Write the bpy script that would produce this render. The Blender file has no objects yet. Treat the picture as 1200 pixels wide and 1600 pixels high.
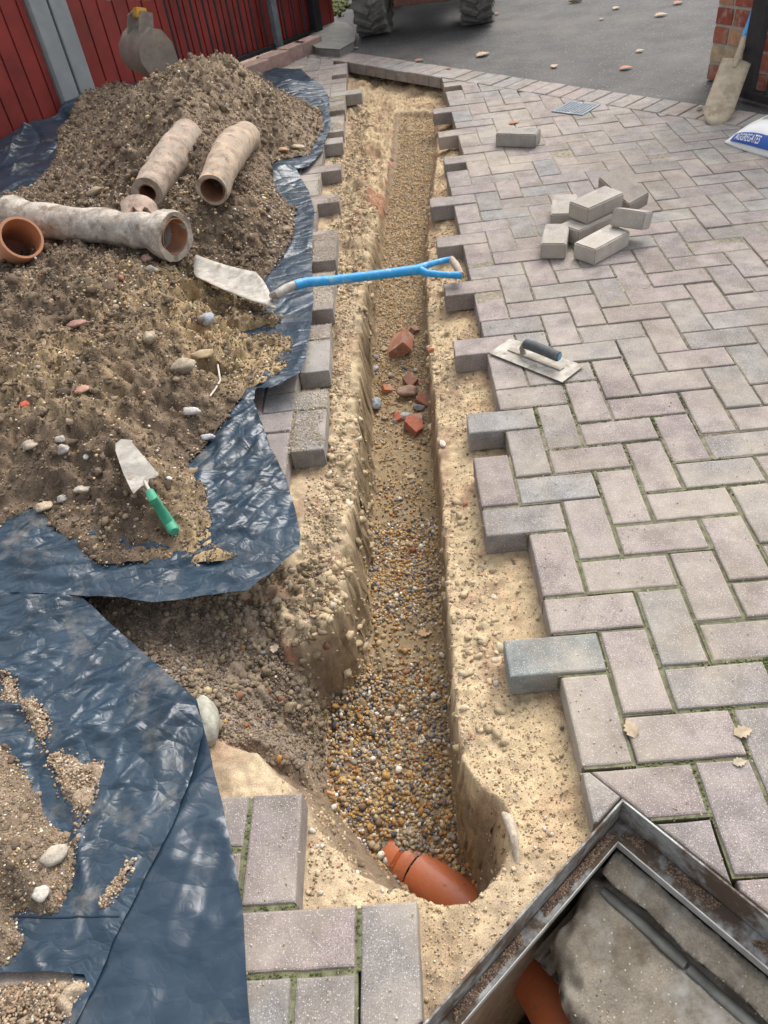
import bpy, bmesh, math, random
import numpy as np
from mathutils import Vector, Matrix
random.seed(7); rng = np.random.default_rng(7)
sc = bpy.context.scene
COL = sc.collection
# ------------------------------------------------------------------ camera, world, sun, exposure
CC = np.array([-0.32228, -0.86137, 1.29687]); PITCH, YAW, ROLL, FPX = 0.752262, -0.0840057, -0.1520196, 1177.94
_f = np.array([math.sin(YAW)*math.cos(PITCH), math.cos(YAW)*math.cos(PITCH), -math.sin(PITCH)])
_r = np.array([math.cos(YAW), -math.sin(YAW), 0.]); _u = np.cross(_r, _f)
RT = math.cos(ROLL)*_r + math.sin(ROLL)*_u; UP = -math.sin(ROLL)*_r + math.cos(ROLL)*_u
cam = bpy.data.cameras.new('camera'); camo = bpy.data.objects.new('camera', cam); COL.objects.link(camo)
camo.matrix_world = Matrix(((RT[0], UP[0], -_f[0], CC[0]), (RT[1], UP[1], -_f[1], CC[1]), (RT[2], UP[2], -_f[2], CC[2]), (0, 0, 0, 1)))
cam.sensor_fit = 'VERTICAL'; cam.sensor_height = 24; cam.lens = 24*FPX/1600; cam.clip_start = .05; cam.clip_end = 400
cam.dof.use_dof = True; cam.dof.focus_distance = 1.75; cam.dof.aperture_fstop = 7.0
sc.camera = camo
w = bpy.data.worlds.new('World'); sc.world = w; w.use_nodes = True
nt = w.node_tree; sky = nt.nodes.new('ShaderNodeTexSky'); sky.sky_type = 'NISHITA'; sky.sun_disc = False
SUN_EL, SUN_AZ = math.radians(52), math.radians(28)          # azimuth from +Y towards +X
sky.sun_elevation = SUN_EL; sky.sun_rotation = SUN_AZ; sky.dust_density = 4; sky.air_density = 1.0; sky.ozone_density = 1
hs = nt.nodes.new('ShaderNodeHueSaturation'); hs.inputs['Saturation'].default_value = .30
nt.links.new(sky.outputs[0], hs.inputs['Color']); nt.links.new(hs.outputs[0], nt.nodes['Background'].inputs[0])
nt.nodes['Background'].inputs[1].default_value = .15
sun = bpy.data.lights.new('sun', 'SUN'); sun.energy = .95; sun.angle = math.radians(40); sun.color = (1, .95, .87)
suno = bpy.data.objects.new('sun', sun); COL.objects.link(suno)
sd = Vector((math.sin(SUN_AZ)*math.cos(SUN_EL), math.cos(SUN_AZ)*math.cos(SUN_EL), math.sin(SUN_EL)))
suno.rotation_euler = sd.to_track_quat('Z', 'Y').to_euler(); suno.location = (2, 4, 6)
vs = sc.view_settings; vs.view_transform = 'Standard'; vs.look = 'None'; vs.exposure = 0.98; vs.gamma = 1
# ------------------------------------------------------------------ helpers
def on(u, v, z=0.):
    d = _f + RT*(u-600)/FPX + UP*(800-v)/FPX
    return CC + d*(z-CC[2])/d[2]
def hsh(i, j, s):
    n = (i.astype(np.int64)*374761393 + j.astype(np.int64)*668265263 + s*1274126177) & 0xffffffff
    n = ((n ^ (n >> 13))*1274126177) & 0xffffffff
    return ((n ^ (n >> 16)) & 0xffffff)/float(0xffffff)
def vn(x, y, s=0):
    x = np.asarray(x, float); y = np.asarray(y, float)
    i = np.floor(x); j = np.floor(y); a = x-i; b = y-j; a = a*a*a*(a*(a*6-15)+10); b = b*b*b*(b*(b*6-15)+10)
    return (hsh(i, j, s)*(1-a)+hsh(i+1, j, s)*a)*(1-b) + (hsh(i, j+1, s)*(1-a)+hsh(i+1, j+1, s)*a)*b
def fbm(x, y, sc_, o=4, s=0, g=.5):
    t = 0; a = 1; n = 0; x = np.asarray(x)*sc_; y = np.asarray(y)*sc_
    for k in range(o):
        t = t + a*(vn(x, y, s+k)*2-1); n += a; a *= g; x, y = x*1.62+y*1.21+3.1, y*1.62-x*1.21+7.7
    return t/n
def ss(a, b, x):
    t = np.clip((x-a)/(b-a), 0, 1); return t*t*(3-2*t)
def sdf(poly, x, y):                     # >0 inside
    x = np.asarray(x, float); y = np.asarray(y, float)
    P = np.asarray(poly)[:, :2]; d = np.full(x.shape, 1e9); ins = np.zeros(x.shape, bool)
    for k in range(len(P)):
        a = P[k]; b = P[(k+1) % len(P)]; e = b-a
        t = np.clip(((x-a[0])*e[0]+(y-a[1])*e[1])/max(e@e, 1e-12), 0, 1)
        d = np.minimum(d, (x-a[0]-t*e[0])**2+(y-a[1]-t*e[1])**2)
        c = ((a[1] > y) != (b[1] > y))
        if abs(e[1]) > 1e-12: ins ^= c & (x < e[0]*(y-a[1])/e[1]+a[0])
    d = np.sqrt(d); return np.where(ins, d, -d)
def sample(poly, n, r):
    P = np.asarray(poly)[:, :2]; a, b = P.min(0), P.max(0); p = r.uniform(a, b, (n, 2)); return p
class RBF:
    def __init__(s, pts):
        s.P = np.array(pts, float); P = s.P; n = len(P)
        D = np.hypot(P[:, None, 0]-P[None, :, 0], P[:, None, 1]-P[None, :, 1])
        A = np.zeros((n+1, n+1)); A[:n, :n] = D+1e-3*np.eye(n); A[n, :n] = 1; A[:n, n] = 1
        s.w = np.linalg.solve(A, np.r_[P[:, 2], 0])
    def __call__(s, x, y):
        t = np.full(np.shape(x), s.w[-1])
        for k, p in enumerate(s.P): t = t + s.w[k]*np.sqrt((x-p[0])**2+(y-p[1])**2+4e-4)
        return t
def link(name, me, mat, parent=None, smooth=False):
    o = bpy.data.objects.new(name, me); COL.objects.link(o)
    if mat: me.materials.append(mat)
    if parent: o.parent = parent
    if smooth: me.polygons.foreach_set('use_smooth', np.ones(len(me.polygons), bool))
    return o
def setcol(me, c):
    c = np.asarray(c, np.float32); c = np.c_[c[:, :3], np.ones(len(c), np.float32)]
    a = me.color_attributes.new('Col', 'FLOAT_COLOR', 'POINT'); a.data.foreach_set('color', c.ravel())
def rawmesh(name, V, F, n, col=None):     # F: array (m,n)
    me = bpy.data.meshes.new(name); V = np.asarray(V, np.float32); F = np.asarray(F, np.int32)
    me.vertices.add(len(V)); me.vertices.foreach_set('co', V.ravel())
    me.loops.add(F.size); me.loops.foreach_set('vertex_index', F.ravel())
    me.polygons.add(len(F)); me.polygons.foreach_set('loop_start', np.arange(0, F.size, n, dtype=np.int32))
    me.polygons.foreach_set('loop_total', np.full(len(F), n, np.int32)); me.update(calc_edges=True)
    if col is not None: setcol(me, col)
    return me
def tag(o, label=None, cat=None, group=None, kind=None):
    if label: o['label'] = label
    if cat: o['category'] = cat
    if group: o['group'] = group
    if kind: o['kind'] = kind
    return o
def empty(name, loc, label, cat, group=None, rz=0):
    o = bpy.data.objects.new(name, None); COL.objects.link(o); o.location = loc; o.rotation_euler = (0, 0, rz)
    o.empty_display_size = .05
    return tag(o, label, cat, group)
class MB:
    def __init__(s): s.v = []; s.f = []; s.c = []
    def add(s, vs_, fs, col=None):
        b = len(s.v); s.v += [tuple(map(float, p)) for p in vs_]; s.f += [tuple(b+i for i in f) for f in fs]
        s.c += [col or (.5, .5, .5)]*len(vs_)
    def box(s, c, size, M=None, bev=0., col=None):
        hx, hy, hz = [k/2 for k in size]; c = np.array(c, float)
        if bev <= 0:
            P = [(sx*hx, sy*hy, sz*hz) for sx in (-1, 1) for sy in (-1, 1) for sz in (-1, 1)]
            F = [(0, 1, 3, 2), (4, 6, 7, 5), (0, 4, 5, 1), (2, 3, 7, 6), (0, 2, 6, 4), (1, 5, 7, 3)]
        else:
            bm = bmesh.new(); bmesh.ops.create_cube(bm, size=1)
            for q in bm.verts: q.co = Vector((q.co.x*size[0], q.co.y*size[1], q.co.z*size[2]))
            bmesh.ops.bevel(bm, geom=bm.edges[:], offset=bev, segments=2, affect='EDGES', profile=.6)
            P = [tuple(q.co) for q in bm.verts]; F = [tuple(q.index for q in f.verts) for f in bm.faces]; bm.free()
        P = np.array(P)
        if M is not None: P = P @ np.array(M).T
        s.add(P+c, F, col)
    def tube(s, pts, r, n=12, col=None, caps=True, ri=None, flat=1.):
        pts = [Vector(p) for p in pts]; rs = r if hasattr(r, '__len__') else [r]*len(pts)
        ref = None; rings = []
        for k, p in enumerate(pts):
            t = (pts[min(k+1, len(pts)-1)]-pts[max(k-1, 0)]).normalized()
            if ref is None: ref = t.orthogonal().normalized() if abs(t.z) > .9 else Vector((0, 0, 1))
            x = (ref-t*ref.dot(t)).normalized(); ref = x; y = t.cross(x)
            rings.append((p, x, y))
        V = []
        for k, (p, x, y) in enumerate(rings):
            for a in range(n):
                th = 2*math.pi*a/n; V.append(p+x*math.cos(th)*rs[k]*flat+y*math.sin(th)*rs[k])
        F = [(k*n+a, k*n+(a+1) % n, (k+1)*n+(a+1) % n, (k+1)*n+a) for k in range(len(pts)-1) for a in range(n)]
        if caps: F += [tuple(range(n))[::-1], tuple((len(pts)-1)*n+a for a in range(n))]
        s.add(V, F, col)
    def hollow(s, pts, ro, ri, n=28, col=None):       # open pipe with wall thickness
        pts = [Vector(p) for p in pts]; m = len(pts)
        ro = ro if hasattr(ro, '__len__') else [ro]*m; ri = ri if hasattr(ri, '__len__') else [ri]*m
        path = pts+pts[::-1]; rr = list(ro)+list(ri)[::-1]; V = []; ref = None; fr = []
        for k, p in enumerate(pts):
            t = (pts[min(k+1, m-1)]-pts[max(k-1, 0)]).normalized()
            if ref is None: ref = Vector((0, 0, 1))
            x = (ref-t*ref.dot(t)).normalized(); ref = x; fr.append((x, t.cross(x)))
        fr = fr+fr[::-1]
        for k, p in enumerate(path):
            for a in range(n):
                th = 2*math.pi*a/n; V.append(p+fr[k][0]*math.cos(th)*rr[k]+fr[k][1]*math.sin(th)*rr[k])
        K = len(path); F = [(k*n+a, k*n+(a+1) % n, ((k+1) % K)*n+(a+1) % n, ((k+1) % K)*n+a) for k in range(K) for a in range(n)]
        s.add(V, F, col)
    def prism(s, poly, z0, z1, bev=0., col=None, jit=0.):   # convex, CCW
        P = [np.array(p[:2], float) for p in poly]; n = len(P)
        def inset(d):
            out = []
            for k in range(n):
                a, b, c = P[k-1], P[k], P[(k+1) % n]
                e1 = (b-a)/np.linalg.norm(b-a); e2 = (c-b)/np.linalg.norm(c-b)
                n1 = np.array([-e1[1], e1[0]]); n2 = np.array([-e2[1], e2[0]]); q = n1+n2; out.append(b+q*d/max(.2, (q@n1)))
            return out
        rings = [(P, z0), (P, z1-bev)]
        if bev > 0: rings += [(inset(bev*.35), z1-bev*.3), (inset(bev), z1)]
        V = [(p[0], p[1], z) for R_, z in rings for p in R_]; K = len(rings)
        F = [(k*n+a, k*n+(a+1) % n, (k+1)*n+(a+1) % n, (k+1)*n+a) for k in range(K-1) for a in range(n)]
        F += [tuple(range(n))[::-1], tuple((K-1)*n+a for a in range(n))]
        s.add(V, F, col)
    def build(s, name, mat, parent=None, smooth=False, rough=0., rs=20., bevel=0.):
        me = bpy.data.meshes.new(name); me.from_pydata(s.v, [], s.f); me.update()
        setcol(me, np.array(s.c))
        o = link(name, me, mat, parent)
        if bevel:
            m = o.modifiers.new('bevel', 'BEVEL'); m.width = bevel; m.segments = 2; m.limit_method = 'ANGLE'
        if smooth:
            me.polygons.foreach_set('use_smooth', np.ones(len(me.polygons), bool))
            try: me.set_sharp_from_angle(angle=math.radians(38))
            except Exception: pass
        if rough:
            V = np.array([q.co[:] for q in me.vertices]); nn = np.array([q.normal[:] for q in me.vertices])
            k = fbm(V[:, 0]+V[:, 2]*.7, V[:, 1]-V[:, 2]*.9, rs, 3, 5)
            me.vertices.foreach_set('co', (V+nn*(k*rough)[:, None]).ravel())
        return o
def rotz(a): c, s = math.cos(a), math.sin(a); return np.array([[c, -s, 0], [s, c, 0], [0, 0, 1.]])
def rotx(a): c, s = math.cos(a), math.sin(a); return np.array([[1, 0, 0], [0, c, -s], [0, s, c]])
def roty(a): c, s = math.cos(a), math.sin(a); return np.array([[c, 0, s], [0, 1, 0], [-s, 0, c]])
def frame(x, up=(0, 0, 1)):
    x = np.array(x, float); x /= np.linalg.norm(x); y = np.cross(up, x); y /= np.linalg.norm(y); return np.c_[x, y, np.cross(x, y)]
# ------------------------------------------------------------------ materials
def mat(name, col=(.5, .5, .5), attr=False, var=.25, vs_=25., rough=.85, bump=.3, bs=180., bd=.002, metal=0., spec=.5,
        patch=None, patch_s=6., patch_lo=.5, patch_hi=.6, speck=None, speck_s=350., speck_t=.12, fine=0., patch_rough=None, patch2=None, crease=0.):
    m = bpy.data.materials.new(name); m.use_nodes = True; N = m.node_tree.nodes; L = m.node_tree.links; B = N['Principled BSDF']
    tc = N.new('ShaderNodeTexCoord'); O = tc.outputs['Object']
    def noise(s, det=6, ro=.6, off=0.):
        n = N.new('ShaderNodeTexNoise'); n.inputs['Scale'].default_value = s; n.inputs['Detail'].default_value = det; n.inputs['Roughness'].default_value = ro
        if off:
            mp = N.new('ShaderNodeMapping'); mp.inputs['Location'].default_value = (off, off*.7, off*.3); L.new(O, mp.inputs[0]); L.new(mp.outputs[0], n.inputs['Vector'])
        else: L.new(O, n.inputs['Vector'])
        return n.outputs['Fac']
    def mr(x, a, b, c, d):
        r = N.new('ShaderNodeMapRange'); r.inputs[1].default_value = a; r.inputs[2].default_value = b; r.inputs[3].default_value = c; r.inputs[4].default_value = d; L.new(x, r.inputs[0]); return r.outputs[0]
    def mix(a, b, f, mode='MIX'):
        x = N.new('ShaderNodeMix'); x.data_type = 'RGBA'; x.blend_type = mode
        for s_, q in ((x.inputs[6], a), (x.inputs[7], b)):
            if isinstance(q, tuple): s_.default_value = (*q[:3], 1)
            else: L.new(q, s_)
        if isinstance(f, float): x.inputs[0].default_value = f
        else: L.new(f, x.inputs[0])
        return x.outputs[2]
    if attr:
        a = N.new('ShaderNodeAttribute'); a.attribute_name = 'Col'; base = a.outputs['Color']
    else: base = tuple(col)
    v = mr(noise(vs_), .3, .7, 1-var, 1+var)
    c = N.new('ShaderNodeCombineColor'); [L.new(v, c.inputs[k]) for k in range(3)]
    cur = mix(base, c.outputs[0], 1., 'MULTIPLY')
    if fine:
        v = mr(noise(bs*2.2, 3, .7, 3.), .3, .7, 1-fine, 1+fine); c = N.new('ShaderNodeCombineColor'); [L.new(v, c.inputs[k]) for k in range(3)]
        cur = mix(cur, c.outputs[0], 1., 'MULTIPLY')
    pr = None
    if patch:
        pf = mr(noise(patch_s, 8, .68, 5.), patch_lo, patch_hi, 0, 1); cur = mix(cur, tuple(patch), pf); pr = pf
    if patch2:
        pf2 = mr(noise(patch2[1], 8, .65, 11.), patch2[2], patch2[3], 0, 1); cur = mix(cur, tuple(patch2[0]), pf2)
    if speck:
        vo = N.new('ShaderNodeTexVoronoi'); vo.inputs['Scale'].default_value = speck_s; L.new(O, vo.inputs['Vector'])
        sf = mr(vo.outputs['Distance'], speck_t, speck_t*1.8, 1, 0); hm = N.new('ShaderNodeMath'); hm.operation = 'MULTIPLY'
        sep = N.new('ShaderNodeSeparateColor'); L.new(vo.outputs['Color'], sep.inputs[0]); L.new(mr(sep.outputs[0], .55, .75, 0, 1), hm.inputs[0]); L.new(sf, hm.inputs[1])
        cur = mix(cur, tuple(speck), hm.outputs[0])
    L.new(cur, B.inputs['Base Color'])
    if pr is not None and patch_rough is not None: L.new(mr(pr, 0, 1, rough, patch_rough), B.inputs['Roughness'])
    else: B.inputs['Roughness'].default_value = rough
    B.inputs['Metallic'].default_value = metal; B.inputs['Specular IOR Level'].default_value = spec
    cb = None
    if crease:
        for (sc_, st_) in ((7., 1.), (17., .6)):
            nz = N.new('ShaderNodeTexNoise'); nz.inputs['Scale'].default_value = sc_*.5; nz.inputs['Detail'].default_value = 3; L.new(O, nz.inputs['Vector'])
            va = N.new('ShaderNodeVectorMath'); va.operation = 'MULTIPLY_ADD'; va.inputs[1].default_value = (.22, .22, .22); L.new(nz.outputs['Color'], va.inputs[0]); L.new(O, va.inputs[2])
            mp = N.new('ShaderNodeMapping'); mp.inputs['Rotation'].default_value = (0, 0, sc_*.13); mp.inputs['Scale'].default_value = (1, 2.3, 1); L.new(va.outputs[0], mp.inputs[0])
            vo = N.new('ShaderNodeTexVoronoi'); vo.feature = 'DISTANCE_TO_EDGE'; vo.inputs['Scale'].default_value = sc_; L.new(mp.outputs[0], vo.inputs['Vector'])
            b = N.new('ShaderNodeBump'); b.inputs['Strength'].default_value = crease*st_; b.inputs['Distance'].default_value = .02/sc_*6; L.new(mr(vo.outputs['Distance'], 0, .16, 0, 1), b.inputs['Height'])
            if cb: L.new(cb, b.inputs['Normal'])
            cb = b.outputs[0]
    if bump:
        b = N.new('ShaderNodeBump')
        if cb: L.new(cb, b.inputs['Normal']); b.inputs['Strength'].default_value = bump; b.inputs['Distance'].default_value = bd
        L.new(noise(bs, 5, .7), b.inputs['Height']); L.new(b.outputs[0], B.inputs['Normal'])
    return m
M_paver = mat('paver', attr=True, var=.28, vs_=16, rough=.92, bump=1, bs=230, bd=.004, fine=.5, patch=(.38, .33, .265), patch_s=3.6, patch_lo=.46, patch_hi=.74, speck=(.5, .48, .46), speck_s=330, speck_t=.2, patch2=((.165, .135, .105), 5., .48, .78))
M_joint = mat('joint', attr=True, var=.5, vs_=60, rough=1, bump=1, bs=250, bd=.004, fine=.35)
M_ground = mat('soil_ground', attr=True, var=.24, vs_=35, rough=1, bump=1, bs=210, bd=.008, fine=.42, spec=.2)
M_heap = mat('heap_soil', attr=True, var=.4, vs_=28, rough=1, bump=1, bs=170, bd=.012, fine=.5, spec=.2)
M_rock = mat('pebbles', attr=True, var=.22, vs_=90, rough=.85, spec=.3, bump=.4, bs=500, bd=.001, fine=.12)
M_clod = mat('clods', attr=True, var=.3, vs_=70, rough=1, bump=.9, bs=260, bd=.003, fine=.25, spec=.2)
M_asph = mat('asphalt', (.08, .077, .074), speck=(.17, .16, .15), speck_s=55, speck_t=.2, var=.3, vs_=3.5, rough=.9, bump=1, bs=120, bd=.008, fine=.5, patch=(.13, .118, .10), patch_s=1.6, patch_lo=.5, patch_hi=.72, patch2=((.06, .07, .035), 2.3, .64, .76))
M_tarp = mat('tarp_plastic', (.020, .039, .060), var=.3, vs_=9, rough=.3, bump=.15, bs=90, bd=.001, spec=.5, crease=.2, patch=(.2, .18, .15), patch_s=10, patch_lo=.55, patch_hi=.82, patch_rough=.9)
M_tarpd = mat('tarp_plastic_lower', (.017, .034, .054), var=.25, vs_=5, rough=.27, bump=.1, bs=90, bd=.001, spec=.5, crease=.08, patch=(.25, .23, .2), patch_s=8, patch_lo=.68, patch_hi=.85, patch_rough=.9)
M_clay = mat('old_clay', attr=True, var=.4, vs_=18, rough=.95, bump=1, bs=90, bd=.008, patch=(.33, .28, .225), patch_s=26, patch_lo=.44, patch_hi=.6, patch2=((.2, .15, .11), 22, .5, .64), fine=.3)
M_terra = mat('terracotta', (.45, .2, .1), var=.15, vs_=12, rough=.5, bump=.2, bs=120, bd=.001, patch=(.33, .22, .15), patch_s=9, patch_lo=.58, patch_hi=.75)
M_bore_shade = mat('bore_shade', (.2, .065, .03), var=.3, vs_=12, rough=.4)  # darkened terracotta, shade inside the pipe put into the colour
M_upvc = mat('orange_upvc', (.46, .13, .05), var=.1, vs_=9, rough=.42, bump=.12, bs=60, bd=.001, patch=(.2, .13, .08), patch_s=48, patch_lo=.6, patch_hi=.68, patch_rough=.95)
M_steel = mat('galvanised_steel', (.33, .34, .33), var=.35, vs_=30, rough=.6, bump=.4, bs=90, bd=.001, metal=.4, patch=(.12, .085, .06), patch_s=15, patch_lo=.42, patch_hi=.58, patch_rough=.95)
M_conc = mat('concrete', (.19, .165, .13), var=.3, vs_=16, rough=.92, bump=1, bs=140, bd=.004, fine=.3, patch=(.10, .08, .055), patch_s=13, patch_lo=.48, patch_hi=.7, patch2=((.26, .25, .225), 15, .52, .7), speck=(.4, .37, .3), speck_s=120, speck_t=.12)
M_seal = mat('grey_seal', (.12, .12, .105), var=.4, vs_=20, rough=.7, bump=.3, bs=100)
M_blade = mat('dirty_blade', (.3, .275, .24), var=.2, vs_=22, rough=.7, bump=.4, bs=130, bd=.001, metal=.15, patch=(.45, .42, .365), patch_s=18, patch_lo=.45, patch_hi=.6, patch2=((.22, .17, .12), 26, .54, .66))
M_bladet = mat('tan_blade', (.42, .35, .25), var=.2, vs_=22, rough=.8, bump=.4, bs=130, bd=.001, patch=(.3, .24, .16), patch_s=12, patch_lo=.5, patch_hi=.6)
M_blue = mat('blue_handle', (.015, .27, .58), var=.15, vs_=20, rough=.5, bump=.25, bs=100, patch=(.24, .36, .42), patch_s=38, patch_lo=.54, patch_hi=.68)
M_green = mat('green_handle', (.045, .27, .16), var=.2, vs_=40, rough=.55, bump=.2, patch=(.25, .36, .27), patch_s=40, patch_lo=.55, patch_hi=.75)
M_dark = mat('dark_grip', (.07, .078, .08), var=.3, vs_=50, rough=.7, bump=.3, patch=(.2, .2, .19), patch_s=30, patch_lo=.55, patch_hi=.75)
M_red = mat('red_paint', (.27, .037, .03), var=.25, vs_=5, rough=.5, bump=.15, bs=40, patch=(.15, .035, .028), patch_s=3, patch_lo=.5, patch_hi=.75)
M_post = mat('grey_post', (.3, .33, .34), var=.12, vs_=10, rough=.7, bump=.2)
M_black = mat('black_iron', (.022, .022, .025), var=.3, vs_=30, rough=.5, bump=.2)
M_brick = mat('red_brick', attr=True, var=.25, vs_=25, rough=.95, bump=1, bs=120, bd=.006, fine=.3, patch=(.36, .28, .2), patch_s=22, patch_lo=.5, patch_hi=.66)
M_mortar = mat('mortar', (.42, .38, .32), var=.2, rough=1, bump=.8, bs=120)
M_tyre = mat('tyre_rubber', (.13, .128, .12), var=.3, vs_=14, rough=.95, bump=.6, bs=60, bd=.004, patch=(.24, .225, .2), patch_s=9, patch_lo=.45, patch_hi=.65)
M_rim = mat('tan_rim', (.42, .33, .22), var=.25, vs_=12, rough=.8)
M_mach = mat('dark_machine', (.035, .03, .03), var=.3, rough=.7)
M_machred = mat('rusty_machine', (.12, .05, .035), var=.3, rough=.7)
M_yel = mat('digger_yellow', (.62, .34, .03), var=.15, rough=.5, patch=(.2, .14, .08), patch_s=12, patch_lo=.5, patch_hi=.65)
M_buck = mat('bucket_steel', (.23, .2, .17), var=.25, vs_=12, rough=.55, metal=.3, bump=.3, bs=70, patch=(.3, .26, .21), patch_s=9, patch_lo=.5, patch_hi=.65)
M_bag = mat('white_bag', (.72, .72, .7), var=.06, rough=.35, bump=.4, bs=18, bd=.01)
M_bagb = mat('bag_blue', (.02, .09, .36), var=.1, rough=.4, bump=0)
M_bagg = mat('bag_sand_window', (.4, .36, .31), var=.12, vs_=8, rough=.3, bump=.4, bs=18, bd=.01)
M_white = mat('white_print', (.8, .8, .8), var=.02, rough=.5, bump=0)
M_grate = mat('drain_cover', (.13, .16, .19), var=.2, rough=.6, bump=.2, patch=(.28, .27, .25), patch_s=12, patch_lo=.55, patch_hi=.7)
M_leaf = mat('dry_leaf', attr=True, var=.25, vs_=60, rough=.8, bump=.2)
M_moss = mat('moss', (.085, .10, .032), var=.5, vs_=60, rough=1, bump=.8, bs=300, patch=(.2, .19, .09), patch_s=20, patch_lo=.5, patch_hi=.7)
M_slab = mat('slab_stone', (.2, .195, .18), var=.2, vs_=12, rough=.95, bump=.7, bs=100, fine=.2)
M_bore = mat('fired_bore', (.3, .13, .065), var=.35, vs_=14, rough=.75, patch=(.16, .1, .07), patch_s=10, patch_lo=.45, patch_hi=.65)
# ------------------------------------------------------------------ trench outlines (survey of the site: photo point + height)
def PL(l): return np.array([on(*p) for p in l])
ZT = -.075
F_ = PL([(626,182,-.13),(622,250,-.15),(603,350,-.19),(587,430,-.22),(577,520,-.25),(572,620,-.27),(570,700,-.28),(569,800,-.29),(566,900,-.31),(561,1000,-.33),(538,1060,-.34),(514,1110,-.36),(511,1200,-.39),(540,1290,-.43),(590,1345,-.45),(680,1430,-.48),(735,1425,-.48),
         (745,1380,-.47),(720,1290,-.43),(707,1200,-.39),(703,1150,-.38),(698,1050,-.34),(690,900,-.31),(683,780,-.29),(671,650,-.27),(663,520,-.25),(660,430,-.22),(668,330,-.19),(677,250,-.15),(679,182,-.13)])
T_ = PL([(612,166,ZT),(606,250,ZT),(590,350,ZT),(578,430,ZT),(570,520,ZT),(565,620,ZT),(560,700,ZT),(554,800,ZT),(548,880,ZT),(536,940,ZT),(505,968,ZT),(465,985,ZT),(440,992,ZT),(423,955,ZT),(385,925,ZT),(250,915,ZT),(110,925,ZT),(60,960,ZT),(250,1075,ZT),(322,1122,ZT),(340,1152,ZT),(400,1172,ZT),(450,1215,ZT),(482,1262,ZT),(502,1320,ZT),(560,1372,ZT),(640,1397,ZT),(690,1420,ZT),(738,1414,ZT),
         (775,1372,ZT),(797,1330,ZT),(791,1280,ZT),(746,1228,ZT),(717,1190,ZT),(708,1120,ZT),(703,1000,ZT),(696,900,ZT),(690,780,ZT),(678,650,ZT),(669,520,ZT),(665,430,ZT),(672,330,ZT),(683,250,ZT),(686,166,ZT)])
PIT = PL([(520,1050,-.2),(440,1010,-.1),(423,950,-.1),(250,900,-.1),(40,920,-.1),(60,980,-.1),(322,1130,-.1),(345,1165,-.1),(430,1195,-.15),(500,1250,-.3),(510,1230,-.38),(512,1110,-.36)])
# manhole frame corner and axes
MC = np.array([-.04, -.262]); MA = np.array([-.757, -.653]); MBv = np.array([.653, -.757])
def mh(a, b, z=0.): p = MC+MA*a+MBv*b; return (p[0], p[1], z)
MHP = np.array([mh(.002, .002), mh(.002, .62), mh(.62, .62), mh(.62, .002)])
def zfloor(y): return np.interp(y, [-.5, -.3, -.1, .2, .6, 1, 2, 3, 4.2], [-.5, -.465, -.395, -.345, -.30, -.28, -.215, -.16, -.13])
def ground(x, y, want=False):
    x = np.asarray(x, float); y = np.asarray(y, float)
    wob = fbm(x, y, 9, 4, 11)*.022 + fbm(x, y, 40, 2, 13)*.006
    dF = sdf(F_, x, y); dT = sdf(T_, x, y)
    dFo = np.clip(-dF + wob*.5, 0, None); dTi = np.clip(dT + wob*(.4+.6*(x < -.42)) + .003 + .004*(x < -.42), 0, None)
    s = np.where(dT < -.06, 0, dTi/np.maximum(dTi+dFo, np.where(x < -.42, .024, .015+.035*ss(.16, .02, y)*ss(-.34, -.30, x)))); s = np.clip(s, 0, 1)
    near = (x > -1.8) & (x < .5) & (y > -1.2) & (y < 5.3)
    base = -.064 + near*(fbm(x, y, 7, 4, 21)*.007 + fbm(x, y, 60, 3, 25)*.0045+(np.abs(fbm(x, y, 24, 4, 26, .62))-.25)*.012)
    # sand banked on the left shoulder, and worn down towards the right edge
    lb = ss(-.62, -.57, x)*ss(-.40, -.50, x)*ss(.3, .6, y)
    base = base + lb*(.012+.026*fbm(x, y, 11, 4, 31, .62)+.02*(np.abs(fbm(x, y, 19, 3, 33))-.2)*ss(1.3, .6, y))*near
    rb = ss(-.12, -.24, x)*ss(-.36, -.30, x)*ss(-.3, .2, y)
    base = base - rb*.012 - ss(.09, .0, dT*-1)*.012*near
    far = ss(3.1, 3.5, y)*ss(-.64, -.58, x)*ss(.06, .0, x)
    base = base - far*.03 + far*fbm(x, y, 6, 3, 35)*.02
    lf_ = ss(1.7, 2.1, y)*ss(-.62, -.56, x)*ss(-.30, -.36, x); base = base + lf_*((np.abs(fbm(x, y, 8, 5, 38, .65))-.3)*.075-.006)*near
    nose = ss(.75, .3, y)*ss(.1, .2, y)*ss(-.85, -.7, x)*ss(-.45, -.5, x)
    base = base - nose*(.018+.05*np.abs(fbm(x, y, 9, 4, 36, .6)))*near
    # sand spilled on the ground between the bricks and the chamber
    base = base + ss(-.1, -.25, y)*ss(-.45, -.3, x)*ss(.1, -.05, x)*(.02+.015*fbm(x, y, 8, 3, 37))
    zf = zfloor(y) + fbm(x, y, 6, 4, 41)*.014 + fbm(x, y, 45, 2, 43)*.005
    pit = ss(-.01, .03, sdf(PIT, x, y))
    prof = s**.85*(1-pit)+s**1.7*pit
    h = base*(1-prof)+zf*prof
    h = h + pit*(fbm(x, y, 10, 5, 51, .62)*.032 + (np.abs(fbm(x, y, 26, 3, 55))-.3)*.02)*ss(0, .2, s)*ss(1, .8, s)
    wall = np.clip(4*s*(1-s), 0, 1)*(1-pit)
    dM = sdf(MHP, x, y); h = np.where(dM > 0, h*(1-ss(0, .007, dM)) - .78*ss(0, .007, dM), h)
    if want: return h, s, pit, wall, dF, dT, dM
    return h
def axis(spans):
    out = []
    for a, b, st in spans: out += list(np.arange(a, b, st))
    return np.array(out+[spans[-1][1]])
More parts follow.
